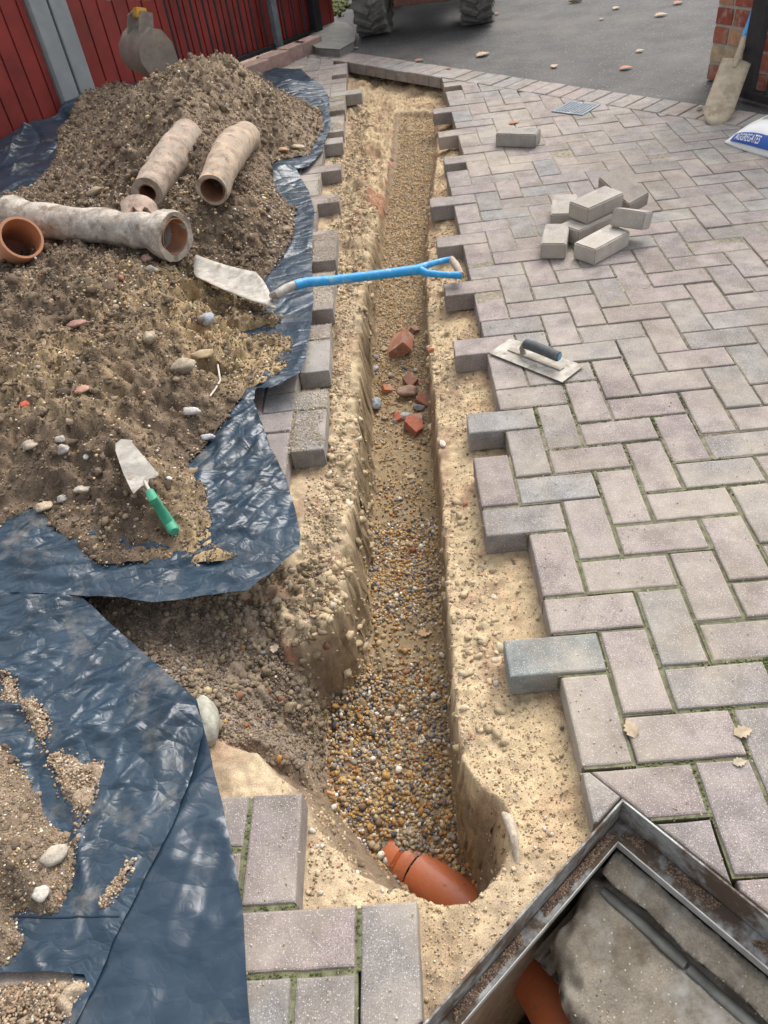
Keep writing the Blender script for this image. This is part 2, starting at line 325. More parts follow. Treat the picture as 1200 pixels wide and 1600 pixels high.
gx = axis([(-80, -8, 8), (-8, -2, .5), (-2, -1.35, .03), (-1.35, .3, .0058), (.3, .8, .03), (.8, 8, .6), (8, 80, 8)])
gy = axis([(-40, -4, 4), (-4, -1, .25), (-1, -.7, .03), (-.7, 1.6, .0055), (1.6, 3, .0085), (3, 5.15, .013), (5.15, 8, .15), (8, 120, 8)])
X, Y = np.meshgrid(gx, gy); nx, ny = len(gx), len(gy)
H, S_, PT, WL, DF, DT, DM = ground(X, Y, True)
WM = np.clip(WL*1.3, 0, 1)                        # crumbly, slightly undercut faces
DX = (fbm(X+H*1.9, Y-H*1.3, 17, 4, 441, .6)*.012+fbm(X-H*1.2, Y+H*2.3, 55, 2, 447)*.005)*WM; DY = fbm(X-H*1.5, Y+H*1.7, 17, 4, 451, .6)*.014*WM
NS = ss(-.9, -.75, X)*ss(-.46, -.5, X)*ss(.5, .25, Y)*ss(.05, .12, Y); H = H+NS*(np.abs(fbm(X+H, Y-H, 20, 4, 461, .62))-.3)*.04
# intrinsic soil colours: yellow sand, grey-brown subsoil in the cut, dark topsoil in the pit
sand = np.array([.475, .365, .225]); sandp = np.array([.42, .33, .22]); clay = np.array([.25, .185, .125]); dark = np.array([.235, .185, .137]); redc = np.array([.36, .17, .105]); grav = np.array([.27, .2, .12])
def L3(a, b, t): return a*(1-t[..., None])+b*t[..., None]
n1 = fbm(X, Y, 5, 4, 61); n2 = fbm(X, Y, 14, 4, 63)
C = L3(np.broadcast_to(sand, X.shape+(3,)), sandp, ss(-.45, -.6, X+n1*.15)*.9)
C = L3(C, clay, np.clip(ss(.02, .45, n2+.35*n1)*.62, 0, 1)); C = L3(C, np.array([.40, .26, .16]), np.clip(ss(.1, .45, fbm(X, Y, 8, 4, 69))*.45, 0, 1))
C = L3(C, clay, ss(.35, .1, Y)*ss(-.48, -.56, X)*ss(.1, .2, Y)*np.clip(.75+n2, 0, 1)); C = L3(C, clay*.9, ss(.06, .3, S_+n2*.12)*(1-PT)*ss(.0, .04, -DF+.05))
C = L3(C, redc, ss(.14, .34, n2)*ss(.0, .1, S_+.03)*ss(.75, .3, S_)*.8*(1-PT)*(Y > -.1))
C = L3(C, redc, ss(.05, .3, n1)*ss(-.52, -.46, X)*ss(-.36, -.42, X)*ss(2.2, 2.6, Y)*ss(3.6, 3.2, Y)*.8)
C = L3(C, grav, ss(-.02, .012, DF+n2*.02)*ss(2.6, 2.2, Y))
C = L3(C, np.array([.3, .22, .13]), ss(-.02, .012, DF)*ss(2.2, 2.6, Y))
C = L3(C, dark, PT*ss(.0, .07, S_+n2*.05))
C = L3(C, dark*1.15, ss(-.8, -.9, X)*.9)
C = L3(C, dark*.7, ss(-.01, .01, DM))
C = L3(C, dark*1.3, ss(.35, .6, fbm(X, Y, 3, 3, 67)+.35)*ss(-.25, -.45, Y)*.6)
idx = np.arange(nx*ny).reshape(ny, nx)
Q = np.stack([idx[:-1, :-1], idx[:-1, 1:], idx[1:, 1:], idx[1:, :-1]], -1).reshape(-1, 4)
me = rawmesh('ground', np.stack([X+DX, Y+DY, H], -1).reshape(-1, 3), Q, 4, np.clip(C, .02, 1).reshape(-1, 3))
go = link('ground', me, M_ground, smooth=True); tag(go, kind='structure')
# ------------------------------------------------------------------ paving blocks (herringbone), each block real geometry
Ld = np.array([.657, -.754]); Ln = np.array([.754, .657])     # soldier course direction, and outward normal
L1 = np.array([.01, 4.40])                                     # line at the far end of the trench
FA = np.array([-2.71, 4.0]); Fd = np.array([.669, .744]); Fn = np.array([.744, -.669])
def clip(poly, p0, n):                                         # keep (p-p0).n <= 0
    out = []
    for k in range(len(poly)):
        a, b = poly[k-1], poly[k]; da = (a-p0)@n; db = (b-p0)@n
        if (da <= 0) != (db <= 0): out.append(a+(b-a)*da/(da-db))
        if db <= 0: out.append(b)
    return out
def present(cells):
    for (i, j) in cells:
        y = j
        if y < -2:
            lf = i <= (-7 if j >= -4 else -5)
        elif y < 6: lf = i <= -14
        elif y < 7: lf = i <= -10
        elif y < 8: lf = i <= -8
        else: lf = i <= -7
        if j in (42, 43) and i <= -6: lf = True
        if y < -2: rt = i >= -1
        elif y < 28: rt = i >= -2
        elif y < 40: rt = i >= -1
        else: rt = i >= 0
        if not (lf or rt): return False
    c = cells[0]
    V = (cells[0][0] == cells[1][0])
    if V and c in [(-7, 24), (-7, 28), (-7, 32)]: return False
    if V and c[0] == -2 and c[1] not in (5,): return False
    if V and c[0] == -1 and c[1] in (30, 34, 38) : return False
    if any(x[0] == -3 for x in cells) : return False
    return True
pv = MB(); jt = MB(); jc = []
pal = [(.27, .23, .215), (.285, .236, .22), (.26, .235, .218), (.292, .245, .225), (.265, .228, .215), (.268, .242, .222), (.245, .236, .225), (.272, .222, .208)]
have = {}; extra = []
cells_all = []
for j in range(-14, 62):
    for i in range(-36, 36):
        k = (i-j+2) % 4
        if k == 0: cs = [(i, j), (i+1, j)]
        elif k == 3: cs = [(i, j), (i, j+1)]
        else: continue
        if present(cs): cells_all.append(cs); [have.setdefault(c, 1) for c in cs]
def inmh(x, y): d = np.array([x, y])-MC; a = d@MA; b = d@MBv; return a, b
def addblock(P2, cx, cy, cs):
    ar = .5*sum(P2[k-1][0]*P2[k][1]-P2[k][0]*P2[k-1][1] for k in range(len(P2)))
    if ar < .0012: return
    col = np.array(random.choice(pal))*random.uniform(.90, 1.09)
    if cs[0] == (-2, 0): col = np.array([.205, .222, .212])
    if cy > 2: col = col*.93+np.array([.01, .012, .012])
    dz = random.uniform(-.0022, .0018)
    col = col*.885
    b = len(pv.v); PJ = []
    for k in range(len(P2)):
        a_, b_ = P2[k], P2[(k+1) % len(P2)]; L_ = np.linalg.norm(b_-a_); nn_ = np.array([b_[1]-a_[1], a_[0]-b_[0]])/L_; ns = max(1, int(L_/.034)) if cy < 2.2 else 1
        for q in range(ns): PJ.append(a_+(b_-a_)*(q/ns)+(nn_*random.uniform(-.0012, .0006) if q else (a_*0+(np.mean(P2, 0)-a_)*random.uniform(0, .012))))
    pv.prism(PJ, -.062+dz, dz, .0046 if cy < 1 else .0036, tuple(col))
    tx, ty = random.uniform(-.010, .010), random.uniform(-.010, .010)
    for k in range(b, len(pv.v)):
        v = pv.v[k]; pv.v[k] = (v[0], v[1], v[2]+(v[0]-cx)*tx+(v[1]-cy)*ty)
for cs in cells_all:
    x0 = cs[0][0]*.1; y0 = cs[0][1]*.1; hz = cs[0][1] == cs[1][1]
    x1 = x0+(.2 if hz else .1); y1 = y0+(.1 if hz else .2)
    cx, cy = (x0+x1)/2, (y0+y1)/2
    if (np.array([cx, cy])-FA)@Fn < .1 or cy < -1.2 and cx < -3: continue
    g = random.uniform(.0012, .0026)+.0006*(cy < 2)+.0014*(cy < .9); rr = random.uniform(-.008, .008)
    P = [np.array(p) for p in ((x0+g, y0+g), (x1-g, y0+g), (x1-g, y1-g), (x0+g, y1-g))]
    c0 = np.array([cx, cy]); ca, sa = math.cos(rr), math.sin(rr)
    P = [c0+np.array([(p-c0)[0]*ca-(p-c0)[1]*sa, (p-c0)[0]*sa+(p-c0)[1]*ca]) for p in P]
    P = clip(P, L1-Ln*.003, Ln)
    # cut around the chamber frame
    if len(P) > 2:
        ab = [inmh(*p) for p in P]
        if min(a for a, b in ab) < -.004 or min(b for a, b in ab) < -.004:
            if max(a for a, b in ab) > -.004 and max(b for a, b in ab) > -.004:
                P1_ = clip(P, MC-MA*.005, MA); P2_ = clip(clip(P, MC-MA*.005, -MA), MC-MBv*.005, MBv)
                if len(P2_) > 2: extra.append((P2_, cx, cy, cs))
                P = P1_
        else: continue
    for P in ([P] if not extra else [P, extra.pop()[0]]):
     P2 = []
     for p in P:
        if not P2 or np.linalg.norm(p-P2[-1]) > .004: P2.append(p)
     if len(P2) > 2 and np.linalg.norm(P2[0]-P2[-1]) < .004: P2.pop()
     if len(P2) < 3: continue
     addblock(P2, cx, cy, cs)
# soldier course along the asphalt edge
t = -2.6
while t < 3.2:
    a = L1+Ld*(t+.003); P = [a, a+Ld*.097, a+Ld*.097+Ln*.2, a+Ln*.2]
    if (a-FA)@Fn > .1 and a[0] < 1.6: pv.prism(P, -.062, random.uniform(-.002, .003), .006, tuple(np.array(random.choice(pal))*random.uniform(.85, 1.1)))
    t += .103
po = pv.build('paving', M_paver); tag(po, kind='structure')
# jointing (kiln sand, dirt and moss) one piece per cell, never past a lifted block
for (i, j) in have:
    e = [0 if (i-1, j) in have else .009, 0 if (i+1, j) in have else .009, 0 if (i, j-1) in have else .009, 0 if (i, j+1) in have else .009]
    P = [np.array(p) for p in ((i*.1+e[0], j*.1+e[2]), (i*.1+.1-e[1], j*.1+e[2]), (i*.1+.1-e[1], j*.1+.1-e[3]), (i*.1+e[0], j*.1+.1-e[3]))]
    m = (P[0]+P[2])/2
    if (m-FA)@Fn < .1 or (m-L1)@Ln > -.07: continue
    ab = inmh(*m)
    if min(ab) > -.06: continue
    z = -.0048+random.uniform(-.002, .0015)+.0014*float(ss(.8, 2., m[1]))
    gm = max(0, min(1, .25+.6*float(fbm(m[0], m[1], 1.3, 3, 71))+.75*ss(1.2, .1, m[1])+random.uniform(-.25, .25)))
    colr = (np.array([.2, .165, .125])+np.array([.09, .08, .065])*float(ss(.6, 2.2, m[1])))*(1-gm)+np.array([.13, .13, .075])*gm
    jt.prism(P, -.05, z, 0, tuple(colr))
jo = jt.build('jointing', M_joint, po)
# asphalt
am = MB(); A0 = L1+Ln*.203-Ld*30; A1 = L1+Ln*.203+Ld*30
am.prism([A0, A1, A1+Ln*70, A0+Ln*70], -.09, -.006, .004)
ao = am.build('asphalt_road', M_asph); tag(ao, kind='structure')
# ------------------------------------------------------------------ tarps and heaps
def onf(u, v, off=.03):
    d = _f + RT*(u-600)/FPX + UP*(800-v)/FPX; n = np.array([*Fn, 0]); a = np.array([*FA, 0])+n*off
    return CC + d*(((a-CC)@n)/(d@n))
def sheet(name, poly, hf, res, matn, bounds=None, colf=None, thick=0.):
    P = np.asarray(poly)[:, :2]; x0, y0 = P.min(0)-res; x1, y1 = P.max(0)+res
    gx = np.arange(x0, x1+res, res); gy = np.arange(y0, y1+res, res); X, Y = np.meshgrid(gx, gy)
    d = sdf(P, X, Y).ravel(); idx = np.arange(X.size).reshape(X.shape)
    Q = np.stack([idx[:-1, :-1], idx[:-1, 1:], idx[1:, 1:], idx[1:, :-1]], -1).reshape(-1, 4)
    X = X.ravel().copy(); Y = Y.ravel().copy(); o = np.abs(d) < .52*res; ok = (d > 0) | o
    n_ok = ok[Q].sum(1); Q4 = Q[n_ok == 4]; Q3 = Q[n_ok == 3]
    T = [Q4[:, [0, 1, 2]], Q4[:, [0, 2, 3]]]
    for k in range(4):
        m = ~ok[Q3[:, k]]; T.append(Q3[m][:, [(k+1) % 4, (k+2) % 4, (k+3) % 4]])
    Q = np.concatenate(T)
    pts = np.c_[X[o], Y[o]]; best = np.full(len(pts), 1e9); bp = pts.copy()
    for k in range(len(P)):
        a, b = P[k], P[(k+1) % len(P)]; e = b-a; t = np.clip(((pts-a)@e)/max(e@e, 1e-12), 0, 1); q = a+t[:, None]*e
        dd = ((pts-q)**2).sum(1); m = dd < best; best[m] = dd[m]; bp[m] = q[m]
    X[o], Y[o] = bp[:, 0], bp[:, 1]
    A2 = (X[Q[:, 1]]-X[Q[:, 0]])*(Y[Q[:, 2]]-Y[Q[:, 0]])-(X[Q[:, 2]]-X[Q[:, 0]])*(Y[Q[:, 1]]-Y[Q[:, 0]]); Q = Q[A2 > res*res*.01]
    used = np.unique(Q); rm = np.full(len(X), -1); rm[used] = np.arange(len(used)); Q = rm[Q]; X = X[used]; Y = Y[used]
    me = rawmesh(name, np.c_[X, Y, hf(X, Y)], Q, 3, colf(X, Y) if colf else None)
    ob = link(name, me, matn, smooth=True)
    if thick: m = ob.modifiers.new('s', 'SOLIDIFY'); m.thickness = thick; m.offset = -1
    return ob
def dense(poly, amp=.004, step=.03, seed=3):       # wavy plastic edge
    out = []
    for k in range(len(poly)):
        a, b = poly[k], poly[(k+1) % len(poly)]; n = max(1, int(np.linalg.norm(b-a)/step))
        for q in range(n):
            p = a+(b-a)*q/n; s = amp*fbm(p[0], p[1], 9, 2, seed); out.append([p[0]+float(s), p[1]+float(fbm(p[0], p[1], 9, 2, seed+9)*amp), p[2]])
    return np.array(out)
back = [onf(0, 222), onf(50, 190), onf(97, 160), onf(145, 143), onf(185, 136)]
T1 = [*back, on(260,120,.1), on(330,112,.08), on(400,118,.04), on(430,106,.05), on(470,108,.05), on(487,122,.04), on(500,132,.02), on(514,152,.015), on(517,195,.015), on(505,235,.015), on(482,262,.02),
      on(462,266,.02), on(470,280,.015), on(484,300,.01), on(491,330,.01), on(487,400,.01), on(490,470,.012), on(487,510,.015), on(480,545,.03), on(478,565,.045), on(466,592,.06), on(440,606,.065), on(398,606,.06),
      on(396,625,.05), on(405,650,.04), on(424,700,.035), on(446,750,.03), on(462,800,.03), on(471,838,.035), on(469,858,.03), on(430,892,.025), on(386,925,.02), on(320,930,.018), on(240,943,.018), on(180,934,.018), on(120,930,.018),
      on(0,926,.018), on(-250,930,.02)]
T1.append(on(-250, 600, .02)); T1.append(np.array([-3.1, 2.6, .02])); T1.append(np.array([-2.95, 3.7, .05]))
T1 = np.array(T1)
ctl = list(T1)+[on(100,600,.01), on(200,400,.01), on(300,300,.01), on(300,700,.012), on(380,800,.03), on(370,720,.04), on(395,680,.055), on(330,700,.03), on(440,450,.012), on(450,540,.03), on(420,560,.03),
      on(250,900,.02), on(300,890,.012), on(100,880,.03), on(50,840,.05), on(30,820,.05), on(40,260,.03), on(100,190,.06), on(450,120,.09), on(455,135,.02), on(440,255,.07), on(455,285,.02), on(0,870,.03), on(400,870,.03)]
tz = RBF(ctl)
class Crease:
    def __init__(s, n, reg, ang, spread, L, amp, wid, seed):
        r = np.random.default_rng(seed); s.l = [(r.uniform(reg[0], reg[1]), r.uniform(reg[2], reg[3]), ang+r.normal()*spread, r.uniform(*L), r.uniform(*amp)*r.choice([-1, 1, 1]), r.uniform(*wid), r.normal()*1.2) for _ in range(n)]
    def __call__(s, x, y):
        t = 0
        for (cx, cy, a, L, am, w, cv) in s.l:
            u = (x-cx)*math.cos(a)+(y-cy)*math.sin(a); v = -(x-cx)*math.sin(a)+(y-cy)*math.cos(a)+cv*u*u
            t = t+am*np.exp(-np.abs(v)/w)*np.clip(1-(u/L)**2, 0, 1)**1.5
        return t
CR1 = Crease(95, (-1.02, -.66, .45, 1.08), .95, .38, (.06, .2), (.004, .013), (.004, .012), 1)
CR2 = Crease(90, (-1.65, -.75, .28, .58), .1, .35, (.06, .28), (.003, .009), (.004, .013), 2)
CR3 = Crease(70, (-1.0, -.6, 1.1, 3.8), 1.5, .6, (.05, .2), (.003, .008), (.006, .018), 3)
CR4 = Crease(110, (-1.4, -.75, -.1, .36), .05, .4, (.05, .25), (.003, .010), (.004, .014), 4); CR4b = Crease(34, (-1.3, -.8, -.5, .1), 1.15, .35, (.08, .3), (.004, .012), (.006, .02), 14)
CR5 = Crease(45, (-1.0, -.62, -.65, .0), 1.0, .6, (.06, .25), (.003, .008), (.005, .02), 5)
CR6 = Crease(40, (-2.8, -1.6, 2.6, 4.8), .8, .7, (.1, .4), (.008, .03), (.015, .04), 6)
def crump(x, y, seed, n=9, f=(5, 20), a=.0030):
    r = np.random.default_rng(seed); t = 0
    for k in range(n):
        th = r.uniform(0, math.pi); fr = r.uniform(*f); w = fbm(x, y, 2.6, 2, seed*7+k)*1.3
        u = (x*math.cos(th)+y*math.sin(th))*fr+w; t = t+a*(4/fr)**.7*(np.abs((u % 1)-.5)*2-.5)*ss(-.15, .35, fbm(x, y, 3.5, 2, seed*13+k))
    return t
def tarp_h(x, y):
    r = 1-np.abs(fbm(x*1.1+y*.55, y*.35-x*.5, 7, 3, 81))*2.2; r2 = 1-np.abs(fbm(x*.4+y*.9, y*.9-x*.2, 15, 3, 83))*2.2
    fl = ss(-1.02, -.9, x)*ss(.4, .5, y)*ss(1.5, 1.2, y)+.3           # the crumpled flap
    fl = fl+.5*ss(-.05, -.35, y-.75-.0*x)*ss(-1.1, -1.3, x)
    e = .002*np.clip(r, -.3, 1)**3 + .001*np.clip(r2, -.3, 1)**2 + .004*fbm(x, y, 3, 2, 87)
    return np.maximum(np.maximum(tz(x, y), .006) + e*fl*1.2 + .002 + CR1(x, y)*.8+CR2(x, y)*.8+CR3(x, y)+CR6(x, y)+crump(x, y, 3)*(.6+1.1*ss(-1.05, -.95, x)*ss(1.2, .9, y)), .005)
M1 = sheet('tarpaulin', dense(T1), tarp_h, .0075, M_tarp)
tag(M1, 'large dark blue plastic sheet under the long soil heap beside the trench', 'tarpaulin')
# heap A on the sheet
HB = [on(430,132,.1), on(470,145,.08), on(500,168,.05), on(506,190,.04), on(480,238,.04), on(442,246,.05), on(420,262,.06), on(436,300,.05), on(460,318,.04), on(452,370,.04), on(418,424,.03), on(395,445,.03), on(400,470,.03), on(430,488,.03), on(455,530,.03),
      on(450,575,.045), on(425,597,.06), on(385,608,.06), on(345,658,.05), on(288,718,.05), on(318,760,.03), on(330,800,.02), on(330,850,.03), on(374,866,.03), on(340,882,.02), on(240,880,.02), on(160,886,.02), on(110,850,.03), on(50,795,.05), on(0,822,.05), on(-230,860,.05),
      on(-230,500,.1), np.array([-2.9, 2.7, 0]), on(-30,312,.04), on(50,285,.05), on(90,240,.05), on(92,205,.06), on(135,168,.08), on(185,140,.1), np.array([-1.95, 4.62, 0]), np.array([-1.5, 4.95, 0]), np.array([-1.2, 4.85, 0])]
HB = np.array(HB)
HC = [(*p[:2], .0) for p in HB]+[tuple(on(*p)) for p in [(345,92,.42),(300,95,.44),(270,104,.43),(390,120,.34),(420,160,.22),(230,140,.40),(190,165,.30),(150,190,.2),(300,170,.36),(240,220,.27),(340,240,.25),(400,220,.22),(110,230,.1),(150,280,.12),(450,190,.14),
      (470,200,.09),(80,310,.09),(200,330,.17),(300,330,.19),(380,320,.16),(430,320,.09),(50,360,.15),(150,380,.16),(260,400,.14),(330,390,.1),(380,400,.06),(30,440,.22),(120,440,.22),(220,460,.17),(300,460,.10),(350,480,.05),(0,560,.24),(90,560,.22),(170,560,.2),(250,560,.14),
      (320,560,.08),(390,540,.035),(50,650,.18),(150,650,.16),(240,640,.12),(310,640,.08),(100,740,.1),(200,740,.1),(280,740,.075),(180,810,.07),(260,820,.06),(310,840,.045),(60,760,.09),(0,740,.12),(-150,600,.25),(-200,750,.15)]]
hz_ = RBF(HC)
def heap_h(x, y):
    d = sdf(HB, x, y); rough_ = ss(0, .12, d)
    lum = fbm(x, y, 7, 3, 91)*.03-(np.abs(fbm(x, y, 9, 6, 93, .72))-.28)*.10+np.maximum(fbm(x, y, 24, 3, 95, .6), -.1)*.03+fbm(x, y, 55, 2, 97)*.010
    tear = fbm(x, y, 6, 4, 99)*.022*ss(-1.15, -.9, x)*ss(1.9, 1.6, y)*ss(1.0, 1.2, y)
    hh = hz_(x, y)+lum*(.25+.75*rough_)+tear
    # dug hollows
    for (hx, hy, hr, hd) in HOL: hh = hh-hd*np.exp(-((x-hx)**2+(y-hy)**2)/hr**2)
    tb = np.maximum(tz(x, y), .006)
    hh = np.maximum(hh, tb+.010+lum*.35+tear)
    rg = ss(-1.13, -1.03, x+.25*(y-1.5))*ss(1.88, 1.74, y)*ss(1.08, 1.18, y); hh = hh-.09*rg*ss(.02, .13, fbm(x*.55, y*1.9, 5.5, 4, 119, .6))
    return np.maximum(np.minimum(hh, tb+d*1.0+.006+.012*fbm(x, y, 22, 3, 109)), -.01)
HOL = [(*on(235,135,.4)[:2], .07, .12), (*on(150,215,.16)[:2], .05, .06), (*on(110,500,.2)[:2], .09, .06), (*on(215,215,.28)[:2], .06, .05), (*on(40,550,.2)[:2], .12, .03)]
def heap_c(x, y):
    n1 = fbm(x, y, 3.2, 3, 101)[:, None]; n2 = fbm(x, y, 13, 4, 103)[:, None]
    c = np.array([.135, .098, .068])*(1+.55*n2)*(1+.35*fbm(x, y, 2.1, 2, 107)[:, None])+0*n1
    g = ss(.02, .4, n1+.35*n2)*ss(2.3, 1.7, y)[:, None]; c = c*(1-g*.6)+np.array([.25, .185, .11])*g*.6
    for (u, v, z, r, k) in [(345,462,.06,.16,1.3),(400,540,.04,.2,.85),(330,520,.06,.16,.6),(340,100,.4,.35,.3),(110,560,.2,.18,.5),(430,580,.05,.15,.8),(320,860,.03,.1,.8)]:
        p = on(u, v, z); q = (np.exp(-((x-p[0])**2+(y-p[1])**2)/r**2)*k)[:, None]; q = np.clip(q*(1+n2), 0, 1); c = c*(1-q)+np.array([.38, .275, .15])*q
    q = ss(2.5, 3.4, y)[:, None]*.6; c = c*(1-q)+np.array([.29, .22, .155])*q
    return np.clip(c, .02, 1)
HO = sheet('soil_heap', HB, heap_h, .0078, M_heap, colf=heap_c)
tag(HO, 'long brown heap of dug soil and gravel lying on the large blue sheet', 'soil heap')
# lower sheet: dark underlayer and folded lighter upper layer
TL = np.array([on(200,1000,0), on(309,1095,.008), on(322,1150,.008), on(336,1210,.006), on(350,1262,.006), on(366,1340,.006), on(381,1420,.006), on(387,1520,.006), on(391,1600,.006), on(396,1760,.006), on(60,1790,.006), on(100,1560,.006), on(190,1350,.006)])
TU = np.array([on(-260,905,.02), on(0,905,.02), on(90,905,.02), on(128,932,.016), on(180,980,.014), on(250,1045,.014), on(306,1100,.016), on(318,1130,.016), on(317,1155,.016), on(296,1225,.014), on(270,1292,.014), on(225,1380,.014), on(178,1475,.014), on(140,1560,.014), on(120,1600,.014), on(60,1740,.014),
      on(40,1780,.014), on(90,1620,.012), on(140,1524,.012), on(80,1518,.012), on(10,1520,.012), on(-60,1535,.012), on(-270,1545,.012)])
def low_h(x, y):
    r = 1-np.abs(fbm(x*.5+y*1.0, y*.5-x*.8, 4, 3, 181))*2
    return np.maximum(.005+.006*np.clip(r, 0, 1)**4+.003*(fbm(x, y, 3, 3, 183)+.5)+CR5(x, y)*.7+crump(x, y, 9)*.35, .0035)
def up_h(x, y):
    p = on(275,1060,.03); b = .035*np.exp(-((x-p[0])**2+(y-p[1])**2)/.12**2)
    r = 1-np.abs(fbm(x*.9+y*.3, y*.9-x*.5, 5, 3, 191))*2.1; r2 = 1-np.abs(fbm(x*.3+y*.8, y*1.4-x*.3, 16, 2, 193))*2.2
    w = ss(-.35, .05, y)
    return np.maximum(.012+b*.5+.010*np.clip(r, 0, 1)**4*(.4+.6*w)+.001*np.clip(r2, 0, 1)**3*w+CR4(x, y)*(.35+.5*w)+CR4b(x, y)*.8+crump(x, y, 5)*.55, low_h(x, y)+.004)
M2 = sheet('tarpaulin', dense(TU, .002), up_h, .006, M_tarp)
tag(M2, 'smaller dark blue plastic sheet in the near left corner, folded over itself', 'tarpaulin')
M2b = sheet('under_layer', dense(TL, .002), low_h, .007, M_tarpd); M2b.parent = M2
M2b['label'] = 'darker smooth strip of the folded sheet beside the near bricks'
sm = MB(); k0 = [on(x_, 1431, .02) for x_ in range(12, 190, 6)]
sm.tube([(p[0], p[1], float(up_h(p[0], p[1]))+.001) for p in k0], .0014, 6); sm.build('hem_seam', M_tarpd, M2)
# small near heap on the smaller sheet
HB2 = np.array([on(-200,1120,.1), on(0,1152,.05), on(30,1190,.04), on(58,1240,.03), on(62,1270,.03), on(100,1300,.02), on(122,1320,.02), on(112,1370,.02), on(100,1400,.02), on(85,1428,.018), on(20,1428,.018), on(38,1460,.018), on(25,1500,.018), on(0,1516,.016), on(-200,1530,.016)])
HC2 = [(*p[:2], .012) for p in HB2]+[tuple(on(*p)) for p in [(0,1220,.09),(30,1290,.06),(60,1340,.045),(0,1400,.07),(60,1400,.035),(-100,1300,.16),(-100,1450,.1),(0,1480,.03),(90,1340,.03)]]
hz2 = RBF(HC2)
def heap2_h(x, y):
    d = sdf(HB2, x, y); return np.maximum(np.minimum(hz2(x, y)+(np.abs(fbm(x, y, 16, 4, 203, .6))-.25)*.03*ss(0, .08, d)+fbm(x, y, 50, 2, 205)*.005, .01+d*1.0), -.01)
def heap2_c(x, y):
    n2 = fbm(x, y, 9, 4, 303)[:, None]; c = np.array([.2, .15, .105])*(1+.5*n2); q = ss(.05, .4, n2); return np.clip(c*(1-q)+np.array([.27, .14, .09])*q, .02, 1)
HO2 = sheet('soil_heap', HB2, heap2_h, .008, M_heap, colf=heap2_c); tag(HO2, 'small low heap of soil in the near left corner on the smaller blue sheet', 'soil heap')
# thin smears of soil on the sheets
SM = [([(70,1185),(100,1170),(130,1190),(165,1185),(150,1230),(128,1300),(118,1320),(125,1270),(95,1240)], .012), ([(25,1095),(50,1085),(75,1120),(72,1180),(45,1130)], .012), ([(0,1050),(20,1060),(28,1100),(5,1090)], .006), ([(205,1340),(212,1345),(165,1415),(150,1418)], .006), ([(-20,1532),(70,1528),(150,1522),(130,1575),(105,1650),(-100,1650)], .02)]
for k, (pl, a) in enumerate(SM):
    P_ = np.array([on(u, v, .02) for u, v in pl])
    f_ = (lambda x, y, P_=P_, a=a: np.minimum(a, (sdf(P_, x, y)+.012*fbm(x, y, 22, 4, 224, .65)-.004)*.8)*(.75+1.2*fbm(x, y, 40, 3, 222))+(up_h(x, y)+.0005 if a < .019 else .002)-.0015)
    ob = sheet('soil_smear', P_, f_, .0045, M_heap, colf=lambda x, y: np.clip(np.array([.3, .235, .165])*(1+.5*fbm(x, y, 25, 3, 5)[:, None]), 0, 1) if True else None)
    tag(ob, ['patch of crumbly soil on the smaller blue sheet between its folds', 'thin soil trail left on the smaller blue sheet above the small heap', 'pale grit smear at the left edge of the smaller blue sheet', 'narrow streak of gravel on the smaller blue sheet', 'reddish trodden dirt in the near left corner below the smaller sheet'][k], 'soil', kind='stuff')
r = np.random.default_rng(92); sp_ = []
for pl, a in SM:
    P_ = np.array([on(u, v, .02) for u, v in pl]); q = sample(P_, 5200, r); d = sdf(P_, q[:, 0], q[:, 1]); q = q[(d > -.008) & (r.uniform(size=len(q)) < .06+.3*ss(0, .01, d))]; sp_.append(np.c_[q, np.where(a < .019, up_h(q[:, 0], q[:, 1])+.001, .006)+np.minimum(a, .8*np.clip(sdf(P_, q[:, 0], q[:, 1]), 0, 1))*.7])
DEFER = np.concatenate(sp_)
def top(u, v, fs=None):          # march a sight line on to the heaps, sheets and ground
    d = _f + RT*(u-600)/FPX + UP*(800-v)/FPX; ts = np.linspace(1.0, 9, 4000); P = CC+ts[:, None]*d
    h = ground(P[:, 0], P[:, 1]); g = np.where((sdf(HB, P[:, 0], P[:, 1]) > 0), heap_h(P[:, 0], P[:, 1]), -1); g2 = np.where(sdf(HB2, P[:, 0], P[:, 1]) > 0, heap2_h(P[:, 0], P[:, 1]), -1)
    m = np.maximum(np.maximum(h, g), g2); t1 = np.where(sdf(T1, P[:, 0], P[:, 1]) > 0, tarp_h(P[:, 0], P[:, 1]), -1); m = np.maximum(m, t1)
    ii = np.round(np.floor(P[:, 0]*10)).astype(int); jj = np.floor(P[:, 1]*10).astype(int)
    pvh = np.array([0. if (a, b) in have else -1 for a, b in zip(ii, jj)]); m = np.maximum(m, np.where((P[:, :2]-L1)@Ln > .0, 0, pvh))
    k = np.argmax(P[:, 2] < m); return np.array([P[k, 0], P[k, 1], m[k]])
